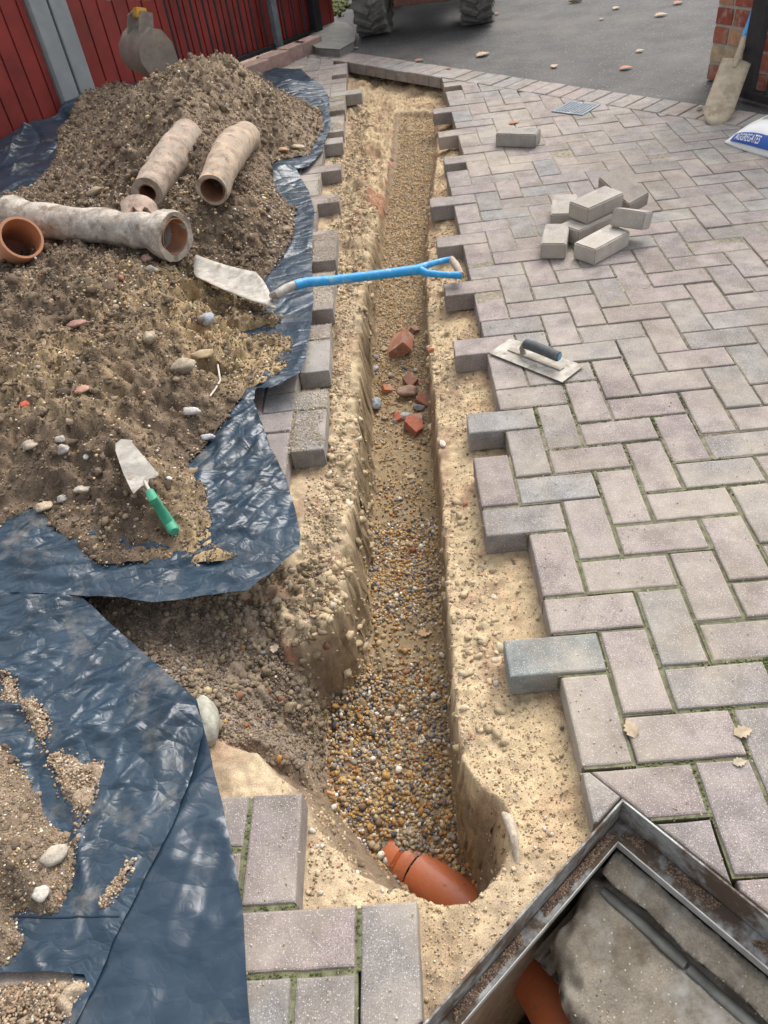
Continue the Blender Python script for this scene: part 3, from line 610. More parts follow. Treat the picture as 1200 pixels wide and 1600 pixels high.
# ------------------------------------------------------------------ scattered stones, built as one mesh per kind
def variants(sub, n, amp, seed):
    bm = bmesh.new(); bmesh.ops.create_icosphere(bm, subdivisions=sub, radius=1); bm.verts.ensure_lookup_table()
    V = np.array([v.co[:] for v in bm.verts]); F = np.array([[q.index for q in f.verts] for f in bm.faces]); bm.free(); out = []; r = np.random.default_rng(seed)
    for k in range(n):
        NP_ = 6 if sub == 1 else 13; A = r.normal(size=(NP_, 3)); A /= np.linalg.norm(A, axis=1)[:, None]; w_ = r.uniform(.35, 1, NP_)
        s = np.ones(len(V))
        for a, q in zip(A, w_): s = np.minimum(s, 1/np.maximum(V@a, .01)*(1-amp*q))
        out.append(V*(s*(1+r.normal(size=len(V))*amp*.1))[:, None])
    return out, F
def rocks(name, pos, rad, cols, mat_, sub=1, amp=.3, flat=(.55, .9), smooth=True, seed=1, parent=None):
    r = np.random.default_rng(seed); vs__, F = variants(sub, 24, amp, seed); n = len(pos); nv = len(vs__[0])
    sel = r.integers(0, 24, n); B_ = np.stack(vs__)[sel]
    sx = r.uniform(.75, 1.3, (n, 1)); sz = r.uniform(*flat, (n, 1)); B_ = B_*np.stack([sx, 1/sx, sz], -1)*np.asarray(rad)[:, None, None]
    q = r.normal(size=(n, 4))*np.array([1, .28, .28, 1]); q /= np.linalg.norm(q, axis=1)[:, None]; a, b, c, d = q.T
    R = np.stack([np.stack([1-2*(c*c+d*d), 2*(b*c-a*d), 2*(b*d+a*c)], -1), np.stack([2*(b*c+a*d), 1-2*(b*b+d*d), 2*(c*d-a*b)], -1), np.stack([2*(b*d-a*c), 2*(c*d+a*b), 1-2*(b*b+c*c)], -1)], 1)
    if sub == 2: u3 = B_/np.asarray(rad)[:, None, None]; B_ = B_*(1+.62*fbm(u3[..., 0]*1.2+sel[:, None]*3.1, u3[..., 1]*1.2+u3[..., 2]*1.1, 1.6, 3, 17, .65))[..., None]
    V = np.einsum('nij,nkj->nki', R, B_)+np.asarray(pos)[:, None, :]
    FF = (F[None]+(np.arange(n)*nv)[:, None, None]).reshape(-1, 3)
    me = rawmesh(name, V.reshape(-1, 3), FF, 3, np.repeat(np.asarray(cols), nv, 0)); return link(name, me, mat_, parent, smooth)
PEB = np.array([(.44, .27, .10), (.36, .19, .065), (.48, .36, .21), (.62, .58, .49), (.27, .24, .21), (.075, .08, .095), (.14, .14, .15), (.36, .27, .17), (.27, .12, .06), (.30, .27, .23), (.19, .135, .085), (.44, .34, .2)])
def pick(n, pal_, r, w_=None, v=.15): return np.clip(pal_[r.choice(len(pal_), n, p=w_)]*r.uniform(1-v, 1+v, (n, 1)), .01, .9)
r = np.random.default_rng(5)
def sample(poly, n, r):
    P = np.asarray(poly)[:, :2]; a, b = P.min(0), P.max(0); p = r.uniform(a, b, (n, 2)); return p
# gravel bed
p = sample(F_, 190000, r); d = sdf(F_, p[:, 0], p[:, 1]); y = p[:, 1]; pn = fbm(p[:, 0], y, 6, 3, 333)
dens = np.where(y < .28, 1., np.where(y < .42, .62+.5*pn, np.where(y < .78, 1., np.where(y < 1.15, .5+.8*pn, np.where(y < 1.9, .6+.7*pn, .65+.5*pn)))))
dens = np.where((y > .95) & (y < 1.35), dens*.35, dens)*np.where(y > .8, .8, 1)*(1-.55*ss(.24, .3, y)*ss(.46, .38, y))*ss(4.2, 3.4, y)
dens = dens+.1
gs_ = ground(p[:, 0], p[:, 1], True); keep = (gs_[1] > .86) & (d > -.014) & (r.uniform(size=len(p)) < np.clip(dens, 0, 1)*.42*(1+.5*ss(1, 2.5, y))); p = p[keep]; y = p[:, 1]
rad = r.uniform(.0032, .0070, len(p))*np.interp(y, [-.3, .5, 1, 2, 4], [1.0, .92, .8, .75, .75]); rad *= np.where(r.uniform(size=len(p)) < .07, r.uniform(1.3, 1.9, len(p)), 1)*np.where(r.uniform(size=len(p)) < .3, .65, 1)
z = ground(p[:, 0], p[:, 1])+rad*r.uniform(.05, .55, len(p))
cg = pick(len(p), PEB, r, np.array([.17, .13, .12, .07, .09, .07, .05, .1, .06, .05, .05, .04]))
dm = (np.clip(ss(.7, 1.6, y)*.4+.28*ss(.2, .3, y)*ss(.45, .35, y), 0, 1))[:, None]; cg = cg*(1-dm)+np.array([.42, .31, .175])*dm
g = rocks('gravel_bed', np.c_[p, z], rad, cg, M_rock, 1, .34, seed=3); tag(g, 'pea gravel of ochre, white and slate pebbles covering the trench floor', 'gravel', kind='stuff')
print('gravel', len(p))
# sparse stones and crumbs on pit slope, sand banks
p = np.r_[sample(PIT, 26000, r)]; k = (sdf(PIT, p[:, 0], p[:, 1]) > 0) & (sdf(F_, p[:, 0], p[:, 1]) < 0); p = p[k]
rad = r.uniform(.0012, .0045, len(p))*np.where(r.uniform(size=len(p)) < .06, 2.4, 1); z = ground(p[:, 0], p[:, 1])+rad*.3
cc = np.where((r.uniform(size=len(p)) < .08)[:, None], pick(len(p), PEB, r), pick(len(p), np.array([(.2, .155, .115), (.24, .19, .14), (.17, .13, .095)]), r))
g = rocks('soil_crumbs', np.c_[p, z], rad, cc, M_clod, 1, .35, seed=9); tag(g, 'loose crumbs and pebbles on the dark soil slope of the side pit', 'soil crumbs', kind='stuff')
bx = np.c_[r.uniform(-.66, .12, 120000), r.uniform(-.6, 4.6, 120000)]
k = (sdf(F_, bx[:, 0], bx[:, 1]) < -.02) & (sdf(MHP, bx[:, 0], bx[:, 1]) < 0) & np.array([(int(math.floor(a*10)), int(math.floor(b*10))) not in have for a, b in bx]); bx = bx[k]
nn_ = fbm(bx[:, 0], bx[:, 1], 5, 3, 343); k = r.uniform(size=len(bx)) < .5+.7*nn_+.2*(bx[:, 0] < -.5); bx = bx[k]
rad = r.uniform(.0009, .0027, len(bx))*np.where(r.uniform(size=len(bx)) < .08, 2.2, 1)*np.where(bx[:, 0] < -.48, 1.3, 1)
cc = pick(len(bx), np.array([(.46, .35, .21), (.4, .3, .19), (.5, .4, .27), (.22, .17, .12), (.3, .16, .1), (.55, .5, .42)]), r, np.array([.3, .25, .2, .13, .06, .06]))
g = rocks('sand_grit', np.c_[bx, ground(bx[:, 0], bx[:, 1])+rad*.25], rad, cc, M_clod, 1, .35, seed=12); tag(g, 'coarse sand crumbs and grit on the banks of the trench', 'sand grit', kind='stuff')
r = np.random.default_rng(131); q = np.c_[np.r_[r.uniform(-.60, -.44, 5200), r.uniform(-.36, -.16, 2200), r.uniform(-.9, -.6, 900)], np.r_[r.uniform(.25, 4.2, 5200), r.uniform(-.1, 3.4, 2200), r.uniform(.05, .45, 900)]]
gg = ground(q[:, 0], q[:, 1], True); k = (gg[1] < .93) & (gg[6] < 0) & np.array([(int(math.floor(a*10)), int(math.floor(b*10))) not in have for a, b in q]) & (fbm(q[:, 0], q[:, 1], 4, 3, 133) > np.where(q[:, 0] > -.4, .12, -.08)); q = q[k]; gz = gg[0][k]
rad = .003+.014*r.uniform(size=len(q))**3; cc = pick(len(q), np.array([(.47, .37, .235), (.42, .325, .205), (.34, .26, .17), (.5, .42, .3), (.36, .19, .12)]), r, np.array([.35, .3, .18, .12, .05])); cc[q[:, 0] < -.6] *= .55
g = rocks('bank_lumps', np.c_[q, gz-rad*.15], rad, cc, M_clod, 2, .5, seed=132, smooth=False); tag(g, 'crumbly sand lumps broken from the trench banks', 'sand lumps', kind='stuff')
# heap clods and pebbles
HP = [(HB, heap_h, 1), (HB2, heap2_h, 2)]
def heapscatter(n, rlo, rhi, palc, w_, name, label, mt, seed, emb, thin, big=.04, sm_=True, ex=1.8, sub=1):
    r = np.random.default_rng(seed); p1 = sample(HB, n, r); p1 = p1[sdf(HB, p1[:, 0], p1[:, 1]) > -.006]
    keepn = thin(p1, r); p1 = p1[keepn]; h1 = heap_h(p1[:, 0], p1[:, 1]); k1 = (h1 > tarp_h(p1[:, 0], p1[:, 1])-.002) | (r.uniform(size=len(p1)) < .08); p1 = p1[k1]; h1 = h1[k1]
    p2 = sample(HB2, n//14, r); p2 = p2[sdf(HB2, p2[:, 0], p2[:, 1]) > 0]; h2 = heap2_h(p2[:, 0], p2[:, 1])
    p = np.r_[p1, p2]; h = np.r_[h1, h2]; th = np.r_[tarp_h(p1[:, 0], p1[:, 1]), up_h(p2[:, 0], p2[:, 1])]; h = np.maximum(h, th)
    rad = (rlo+(rhi-rlo)*r.uniform(size=len(p))**2.6)*np.where(np.arange(len(p)) >= len(p1), .5, np.interp(p[:, 1], [.5, 1.8], [.75, 1.15]))*np.where(r.uniform(size=len(p)) < big, ex, 1)
    g = rocks(name, np.c_[p, h+rad*emb], rad, pick(len(p), palc, r, w_, .22), mt, sub, .38 if sm_ else .62, seed=seed, smooth=sm_); tag(g, label, name.replace('_', ' '), kind='stuff'); print(name, len(p))
BR = np.array([(.155, .115, .082), (.185, .14, .1), (.125, .092, .066), (.235, .18, .125), (.3, .23, .155)])
heapscatter(42000, .0035, .015, BR, np.array([.32, .3, .18, .14, .06]), 'soil_clods', 'crumbly brown soil clods covering the heaps', M_clod, 21, .0, lambda p, r: r.uniform(size=len(p)) < .75+.5*fbm(p[:, 0], p[:, 1], 4, 3, 351), .05, False)
heapscatter(3200, .009, .032, BR*.95, np.array([.3, .3, .3, .07, .03]), 'large_clods', 'larger broken clods of brown soil standing out of the heaps', M_clod, 27, -.15, lambda p, r: fbm(p[:, 0], p[:, 1], 3.5, 3, 361) > .02, .03, False, sub=2)
heapscatter(300000, .0014, .0048, BR, np.array([.26, .26, .2, .16, .12]), 'soil_crumbs', 'fine brown crumbs of soil over the whole surface of the heaps', M_clod, 28, .45, lambda p, r: r.uniform(size=len(p)) < np.where(p[:, 1] < 2.1, .95, .45), .02, False)
PB2 = np.array([(.52, .38, .2), (.42, .28, .13), (.6, .52, .4), (.7, .67, .6), (.36, .33, .3), (.3, .2, .12), (.45, .22, .13), (.5, .45, .38)])
heapscatter(60000, .0022, .0068, PB2, np.array([.26, .17, .16, .07, .09, .12, .04, .09]), 'heap_pebbles', 'pale and golden pebbles mixed through the soil heaps', M_rock, 22, .3, lambda p, r: r.uniform(size=len(p)) < (.30+.95*fbm(p[:, 0], p[:, 1], 3.2, 3, 101))*ss(4.3, 2.3, p[:, 1])+.10, .03)
rad = np.random.default_rng(93).uniform(.0012, .0042, len(DEFER)); g = rocks('smear_grit', DEFER, rad, pick(len(DEFER), np.array([(.3, .22, .145), (.24, .175, .12), (.45, .39, .3), (.19, .135, .09), (.34, .23, .15)]), np.random.default_rng(94)), M_clod, 1, .35, seed=95); tag(g, 'loose grit in the soil smears on the smaller blue sheet', 'grit', kind='stuff')
r = np.random.default_rng(97); q = np.c_[r.uniform(-.71, -.59, 30000), r.uniform(.75, 4.3, 30000)]; q = q[np.array([(math.floor(a*10), math.floor(b*10)) in have for a, b in q]) & (fbm(q[:, 0], q[:, 1], 6, 4, 99) > -.12)]
g = rocks('brick_dusting', np.c_[q, np.full(len(q), .0005)], r.uniform(.0007, .0021, len(q)), pick(len(q), np.array([(.5, .42, .3), (.42, .34, .23), (.58, .52, .43), (.33, .25, .17)]), r), M_clod, 1, .35, seed=98); tag(g, 'pale sand and crumbs lying on the left edge blocks beside the trench', 'sand grit', kind='stuff')
# moss tufts along the joints near the camera
mp = []
r = np.random.default_rng(31)
for k in range(7000):
    x = r.uniform(-.8, 1.3); y = r.uniform(-.9, 2.2)*r.uniform(.4, 1)
    i, j = math.floor(x*10), math.floor(y*10)
    if (i, j) not in have or float(fbm(x, y, 3, 2, 401)) < .02+.1*max(0, y): continue
    e = r.integers(0, 2); kk = (i-j+2) % 4
    if e == 0 and kk != 1 or e == 1 and kk in (0, 1): px, py = (x, j*.1) if kk != 2 else (i*.1, y)
    else: px, py = i*.1, y
    if kk == 1 and px == i*.1: continue
    if min(inmh(px, py)) > -.03 : continue
    if (round(px*10-.5) , j) not in have or (i-1, j) not in have or (i, j-1) not in have: continue
    for q in range(r.integers(2, 6)): mp.append((px+r.normal()*.0025+(0 if px == i*.1 else r.normal()*.008), py+r.normal()*.0025+(0 if py == j*.1 else r.normal()*.008), -.0035+r.uniform(-.002, .002)))
mp = np.array(mp); rad = r.uniform(.0011, .0036, len(mp)); mp[:, 2] -= .0012
g = rocks('moss', mp, rad, np.full((len(mp), 3), .2), M_moss, 1, .3, seed=33); tag(g, 'small green moss tufts growing in the joints between the paving blocks', 'moss', kind='stuff')
# grit lying on the paving
p = np.c_[r.uniform(-.72, 2.2, 26000), r.uniform(-.7, 4.0, 26000)]; p = p[np.array([(math.floor(a*10), math.floor(b*10)) in have and min(inmh(a, b)) < -.01 for a, b in p])]
dd_ = np.minimum(np.abs(p[:, 0]+.05), np.abs(p[:, 0]+.65)); p = p[r.uniform(size=len(p)) < .08+.7*np.exp(-dd_/.12)+.5*np.exp(-((p[:, 0]-.35)**2+(p[:, 1]-1.7)**2)/.05)+.4*(fbm(p[:, 0], p[:, 1], 3, 3, 77) > .25)]
rad = r.uniform(.0006, .0022, len(p)); cc = pick(len(p), np.array([(.5, .4, .26), (.6, .56, .5), (.3, .23, .16), (.45, .34, .2)]), r)
g = rocks('loose_grit', np.c_[p, np.full(len(p), .001)], rad, cc, M_rock, 1, .3, seed=34); tag(g, 'fine sand and grit scattered over the paving blocks', 'grit', kind='stuff')
# ------------------------------------------------------------------ single stones and rubble
def stone(name, u, v, s, col, label, cat, sub=3, amp=.52, rz=0., group=None, mt=None, sink=.25, tilt=0.):
    P = top(u, v); vs__, F = variants(sub, 1, amp, int(abs(u*7+v))); V = vs__[0]
    V = V*(1+.06*fbm(V[:, 0]*1.3+V[:, 2], V[:, 1]-V[:, 2], 2.2, 3, int(u))[:, None])*np.array(s)/2; V = V@rotx(tilt).T@rotz(rz).T
    me = rawmesh(name, V, F, 3, np.tile(col, (len(V), 1))); o = link(name, me, mt or M_clod); o.location = (P[0], P[1], P[2]+s[2]*(.5-sink)); tag(o, label, cat, group); return o
G_ = (.34, .35, .37); W_ = (.42, .39, .34); R_ = (.5, .13, .06); T__ = (.36, .28, .2)
stone('stone', 325,506,(.075,.06,.05),(.36,.37,.39),'blue-grey stone at the inner edge of the blue sheet, above the soil smears','stone')
stone('stone', 302,645,(.07,.04,.03),(.5,.48,.45),'pale squarish stone beside the curved white cable end','stone')
stone('stone', 288,578,(.12,.075,.05),(.34,.28,.21),'flat rounded lump of crusted mortar at the middle of the heap edge','stone')
stone('stone', 321,572,(.10,.045,.03),(.38,.29,.18),'thin tan slab of mortar pointing over the sheet','stone',amp=.5,tilt=.3)
stone('stone', 235,535,(.055,.05,.05),(.42,.35,.26),'upright knobbly tan stone on the heap above the mortar lump','stone')
stone('stone', 228,407,(.07,.045,.02),(.5,.33,.25),'flat pinkish pot shard on the heap below the long pipe','shard',amp=.5,tilt=.3)
stone('stone', 238,424,(.06,.04,.03),(.4,.36,.28),'rounded tan stone under the flat pot shard','stone')
stone('stone', 120,508,(.08,.05,.02),(.3,.17,.14),'reddish brown tile shard lying in the dark hollow of the heap','shard',amp=.5)
stone('stone', 130,612,(.055,.045,.02),(.4,.23,.17),'dull red triangular shard left of the heap centre','shard',amp=.55)
stone('stone', 40,636,(.04,.03,.02),(.5,.12,.08),'small bright red brick chip at the left of the heap','brick chip')
stone('stone', 50,700,(.07,.06,.03),(.33,.27,.21),'angular brown stone left of the white pebbles','stone')
stone('stone', 98,690,(.035,.03,.025),W_,'small white flint resting on a grey stone','flint')
stone('stone', 101,707,(.05,.04,.03),(.36,.33,.29),'grey stone just below the small white flint','stone')
stone('stone', 130,768,(.055,.04,.025),(.48,.42,.34),'flat cream stone up the heap from the blue sheet corner','stone')
stone('stone', 97,782,(.035,.025,.02),W_,'white flint nearest the corner of the blue sheet','flint')
stone('stone', 70,795,(.05,.04,.03),(.42,.34,.24),'tan stone at the corner of the blue sheet','stone')
stone('stone', 325,685,(.045,.03,.02),(.45,.46,.47),'grey fragment beside the upper tip of the crumpled flap','stone')
stone('stone', 87,1340,(.052,.034,.028),(.42,.37,.3),'oval pale stone on the small near heap','stone',amp=.2,rz=.6)
stone('stone', 66,1400,(.038,.034,.022),(.44,.41,.36),'angular white stone below the oval stone on the small near heap','stone')
stone('stone', 325,1082,(.022,.02,.02),(.42,.34,.2),'single tan pebble at the lip of the pit beside the near sheet','pebble',amp=.15)
stone('stone', 100,1198,(.03,.022,.016),(.55,.47,.38),'cream stone on the soil patch of the smaller sheet','stone')
stone('concrete_lump', 325,1135,(.06,.12,.08),(.36,.35,.29),'rounded mossy concrete lump showing beside the near sheet edge','concrete',amp=.15,rz=.3)
stone('stone', 585,636,(.058,.06,.045),(.33,.35,.38),'blue-grey angular stone against the left wall of the trench','stone')
stone('stone', 585,578,(.04,.045,.025),(.42,.44,.45),'light grey triangular stone upper left in the trench rubble','stone',amp=.5)
stone('stone', 634,652,(.06,.04,.025),(.36,.38,.38),'flat grey stone beside the pointed red brick piece','stone',amp=.5)
stone('stone', 655,640,(.045,.04,.035),(.28,.29,.28),'dark grey stone against the right trench wall','stone')
stone('stone', 640,618,(.10,.06,.05),(.30,.2,.15),'rusty brown broken pipe lump in the trench rubble','rubble')
stone('stone', 588,560,(.03,.03,.025),(.3,.28,.26),'small stone in the dark hole of the left trench wall','stone')
stone('stone', 692,695,(.022,.045,.01),(.62,.5,.42),'pink and white shard on the right sand bank','shard',amp=.5)
stone('stone', 775,1070,(.014,.014,.012),W_,'tiny white pebble at the end of the blue-grey paving block','pebble',amp=.15)
stone('stone', 1092,172,(.045,.035,.03),(.62,.56,.45),'cream stone chip at the foot of the leaning spade','stone')
stone('stone', 898,3,(.12,.06,.04),(.33,.28,.2),'tan stone lying far off on the asphalt','stone')
stone('stone', 150,303,(.10,.05,.04),(.36,.28,.19),'crumbly tan mortar clod behind the long broken pipe','clod')
for k, (u, v, c) in enumerate([(440,236,(.5,.3,.18)),(463,232,(.5,.42,.3))]):
    stone('pipe_fragment', u, v, (.12,.035,.02), c, ['thin orange pipe splinter on the far heap edge','cream pipe splinter nearest the far fold of the sheet'][k], 'pipe fragment', rz=-.5, amp=.3)
for (u, v, sz_, c_, lab_, cat_) in [(600,548,(.035,.03,.02),(.4,.3,.2),'tan lump left of the orange-red brick fragment in the trench','stone'),(655,600,(.05,.035,.025),(.34,.2,.15),'reddish brown lump against the right wall above the trench rubble','rubble'),(612,590,(.03,.025,.02),(.3,.24,.18),'brown pebble in the middle of the trench rubble','pebble'),
 (650,580,(.025,.022,.018),(.5,.45,.4),'pale pebble at the upper right of the trench rubble','pebble'),(633,578,(.022,.02,.016),(.12,.12,.14),'small black stone between pale pebble and brown pebble in the trench','stone'),(618,660,(.03,.025,.02),(.3,.3,.3),'small grey chip left of the flat grey stone','stone'),(602,655,(.028,.02,.018),(.38,.3,.2),'tan chip beside the blue-grey trench stone','stone'),
 (655,655,(.035,.03,.025),(.2,.2,.2),'dark chip at the foot of the right trench wall','stone'),(672,548,(.03,.03,.02),(.45,.18,.1),'red crumb low on the right trench wall','brick chip'),(640,745,(.045,.04,.008),(.42,.34,.22),'round flat tan stone in the gravel below the rubble','stone'),(612,632,(.05,.012,.01),(.5,.27,.15),'thin orange splinter across the trench rubble','shard')]: stone('stone', u, v, sz_, c_, lab_, cat_)
def chunk(name, P, R, poly, h, col, label, cat, mt=M_brick, bev=.002, parent=None):
    m = MB(); m.prism(poly, -h/2, h/2, bev, col); o = m.build(name, mt, parent, rough=.004, rs=45); me = o.data
    V = np.array([v.co[:] for v in me.vertices])@np.array(R).T; me.vertices.foreach_set('co', V.ravel()); me.update(); o.location = P; tag(o, label, cat); return o
p = top(628, 548); chunk('brick_fragment', (p[0], p[1], p[2]+.03), rotz(-.15)@roty(-.62)@rotx(.1), [(-.045, -.045), (.034, -.045), (.04, .04), (-.015, .05), (-.04, .022)], .05, (.34, .14, .085), 'large orange-red brick fragment lodged upright in the trench floor', 'brick fragment')
p = top(648, 668); chunk('brick_fragment', (p[0], p[1], p[2]+.015), rotz(.1)@rotx(.25)@roty(.2), [(-.005, -.05), (.025, -.03), (.03, .04), (-.03, .025), (-.035, .0)], .03, (.36, .12, .075), 'pointed flat red brick piece at the near end of the trench rubble', 'brick fragment')
for k, (u, v, sc_, rz_, lab_) in enumerate([(640,600,.55,.8,'small brown-red brick corner behind the rusty lump in the trench'),(605,612,.4,2.1,'little orange brick chip left of the rusty lump in the trench'),(660,630,.5,1.3,'dull red brick chip against the right wall in the trench rubble'),(622,655,.35,.3,'tiny red brick chip between the grey stones in the trench'),(648,520,.4,2.6,'brown brick chip just beyond the large brick fragment')]):
    p = top(u, v); chunk('brick_fragment', (p[0], p[1], p[2]+.012*sc_*2), rotz(rz_)@roty(-.4)@rotx(.3), [(-.05*sc_, -.045*sc_), (.034*sc_, -.05*sc_), (.045*sc_, .03*sc_), (-.015*sc_, .05*sc_)], .05*sc_, [(.28, .14, .1), (.42, .17, .09), (.3, .12, .08), (.4, .13, .08), (.25, .15, .11)][k], lab_, 'brick fragment')
# broken sherd rim in the spade-side bank and white end of cable
def tubeobj(name, pts, rad, mt, label, cat, n=10, parent=None, smooth=True, rough=0., rs=30):
    m = MB(); m.tube(pts, rad, n); o = m.build(name, mt, parent, smooth, rough, rs)
    if label: tag(o, label, cat)
    return o
pp = [top(u, v) for u, v in [(344,582),(346,600),(338,615),(330,625)]]; tubeobj('cable_end', [(a[0], a[1], a[2]+.012) for a in pp], .003, mat('offwhite_plastic', (.5, .44, .38), var=.2), 'short curved off-white cable end sticking out of the heap', 'cable')
a = on(795, 1275, -.02); tubeobj('debris', [(a[0]-.005, a[1]+.03, -.075), (a[0], a[1], -.035), (a[0]+.004, a[1]-.03, -.03), (a[0]+.006, a[1]-.07, -.06)], [.005, .010, .008, .004], mat('pale_plaster', (.40, .34, .26), var=.4, bump=.8, fine=.3), 'pale broken sliver sticking up from the sand at the trench corner', 'debris', rough=.002)
p = top(512, 1240); m = MB(); m.tube([(0, 0, 0), (.020, -.008, 0)], .0042, 10); o = m.build('cigarette_end', mat('filter_tan', (.6, .3, .12), var=.1), smooth=True); m = MB(); m.tube([(.020, -.008, 0), (.025, -.010, 0)], .0043, 10); m.build('paper_end', M_white, o, smooth=True); o.location = (p[0], p[1], p[2]+.006); tag(o, 'tan cigarette end lying on the gravel near the left sand slope', 'cigarette end')
# fine roots hanging in the trench walls
for k, pts in enumerate([[(693,1120),(705,1128),(715,1132)],[(790,1330),(780,1340),(772,1352)],[(568,850),(560,853)]]):
    q = [top(*a) for a in pts]; tubeobj('root', [(a[0], a[1], a[2]+.01) for a in q], .0012, mat('root_brown', (.3, .2, .12)), ['thin root crossing the right trench wall low down', 'thin root at the near right corner of the trench', 'short root in the left trench wall'][k], 'root', n=5)
# ------------------------------------------------------------------ loose paving blocks
def block(c, yaw, top_, label, col, tiltx=0., tilty=0., size=(.197, .097, .06)):
    bm = bmesh.new(); bmesh.ops.create_cube(bm, size=1)
    for q in bm.verts: q.co = Vector((q.co.x*size[0], q.co.y*size[1], q.co.z*size[2]))
    bmesh.ops.bevel(bm, geom=bm.edges[:], offset=.0045, segments=2, affect='EDGES'); me = bpy.data.meshes.new('paving_block'); bm.to_mesh(me); bm.free()
    V = np.array([v.co[:] for v in me.vertices]); V = V+fbm(V[:, 0]+V[:, 2]*2, V[:, 1]-V[:, 2], 30, 2, int(yaw*10)+3)[:, None]*.0018
    me.vertices.foreach_set('co', V.ravel()); me.update(); setcol(me, np.tile(col, (len(V), 1)))
    o = link('paving_block', me, M_paver); Rm = Matrix(rotz(yaw)@roty(tilty)@rotx(tiltx)); o.matrix_world = Matrix.Translation(c) @ Rm.to_4x4()
    tag(o, label, 'paving block', 'loose paving blocks'); return o
PG = (.33, .30, .27); PW = (.47, .43, .38); PD = (.27, .235, .205)
block((.392, 1.800, .031), .67, 0, 'pale clean block at the front of the brick pile', PW)
block((.237, 1.872, .031), 1.30, 0, 'grey block nearest the trench at the front left of the brick pile', PG, size=(.175, .09, .06))
block((.318, 2.13, .031), 1.35, 0, 'grey block lying behind the front left one in the pile', PG)
block((.375, 1.965, .030), .60, 0, 'pale block half hidden under the topmost block of the pile', PW)
block((.412, 2.005, .0945), .62, 0, 'topmost grey block lying across the pile', PG, tiltx=.04)
block((.555, 2.165, .070), -1.12, 0, 'dirty dark-sided block propped at the back of the pile', PD, tiltx=.25, tilty=.28)
block((.512, 1.868, .085), -.62, 0, 'short block tipped towards the viewer on the right of the pile', PG, tiltx=-.35, size=(.12, .097, .06))
block((.275, 3.055, .031), -.43, 0, 'single grey block lying alone on the paving beyond the pile', (.23, .215, .2), size=(.2, .097, .06))
# ------------------------------------------------------------------ pipes on the heap
def clayobj(name, label, segs, col, rough=.004, extra=None, loc=None):
    root = None
    for k, (nm, pts, ro, ri) in enumerate(segs):
        m = MB(); P = [Vector(p) for p in pts]; fine = []; fo = []; fi = []
        for a in range(len(P)-1):
            for q in range(5):
                t = q/5; fine.append(P[a].lerp(P[a+1], t)); fo.append(ro[a]*(1-t)+ro[a+1]*t); fi.append(ri[a]*(1-t)+ri[a+1]*t)
        fine.append(P[-1]); fo.append(ro[-1]); fi.append(ri[-1])
        m.hollow(fine, fo, fi, 36, col); o = m.build(nm if root else name, M_clay, root, True, rough, 16)
        if root is None: root = o; tag(o, label, 'clay pipe')
        m = MB(); m.hollow(fine[:9] if not loc else fine[-9:], [q*.985 for q in (fi[:9] if not loc else fi[-9:])], [q*.93 for q in (fi[:9] if not loc else fi[-9:])], 36, (.3, .13, .07)); m.build('bore', M_bore, o, True, .003, 20)
    return root
def mid(a, b, t): return tuple(np.array(a)*(1-t)+np.array(b)*t)
a = tuple(on(230, 302, .27)); b = tuple(on(294, 208, .30))
P1 = clayobj('clay_pipe', 'broken straight clay pipe with a ragged small mouth, crusted pale mortar', [('clay_pipe', [a, mid(a, b, .2), mid(a, b, .45), mid(a, b, .8), b], [.062, .068, .072, .072, .066], [.034, .045, .055, .055, .05])], (.36, .27, .21), .010)
m = MB(); cx = Vector((-1.335, 2.085, .255)); V = []; n = 14
for k in range(n+1):
    th = -1.3+2.5*k/n
    for (rr_, zz) in ((.075, 0), (.062, 0)):
        for s_ in (0, 1): V.append((math.cos(th)*rr_-.01, -s_*(.085+.02*math.sin(k*1.7)), math.sin(th)*rr_))
F = []
for k in range(n):
    b0 = k*4; b1 = b0+4; F += [(b0, b1, b1+1, b0+1), (b0+2, b0+3, b1+3, b1+2), (b0, b0+2, b1+2, b1), (b0+1, b1+1, b1+3, b0+3)]
F += [(0, 1, 3, 2), (n*4, n*4+2, n*4+3, n*4+1)]
V = np.array(V)@rotz(-.2).T@rotx(.35).T@roty(-1.15).T+np.array(cx); m.add(V, F, (.4, .28, .22)); o = m.build('pipe_shard', M_clay, None, True); tag(o, 'curved broken socket shard leaning against the mouth of the straight clay pipe', 'pipe shard')
a = (-1.045, 2.13, .275)
P2 = clayobj('clay_pipe', 'short clay bend pipe with a round orange-rimmed open mouth on the far heap', [('clay_pipe', [a, tuple(on(340, 279, .285)), tuple(on(347, 262, .29)), tuple(on(355, 244, .285)), tuple(on(368, 226, .24)), tuple(on(384, 214, .17))], [.061, .063, .064, .07, .074, .07], [.048, .05, .05, .05, .05, .045])], (.4, .29, .2), .007)
a = tuple(on(-20, 336, .275)); b = tuple(on(238, 362, .242)); c_ = tuple(on(274, 370, .235))
P3 = clayobj('clay_pipe', 'long clay pipe crusted with grey cement, its socket end towards the shovel', [('clay_pipe', [a, mid(a, b, .3), mid(a, b, .6), mid(a, b, .9), b, mid(b, c_, .25), mid(b, c_, .7), c_], [.066, .064, .062, .062, .066, .082, .088, .086], [.05, .05, .05, .05, .05, .052, .062, .066])], (.42, .38, .33), .013, loc=True)
lp = MB(); q = mid(a, b, .18); lp.tube([mid(a, b, .12), mid(a, b, .15), q, mid(a, b, .22), mid(a, b, .25)], [.06, .082, .086, .08, .06], 24, (.36, .33, .29)); lp.build('cement_collar', M_clay, P3, True, .010, 14)
d4 = np.array([-.62, .58, -.50]); d4 /= np.linalg.norm(d4); a4 = on(34, 371, .30)
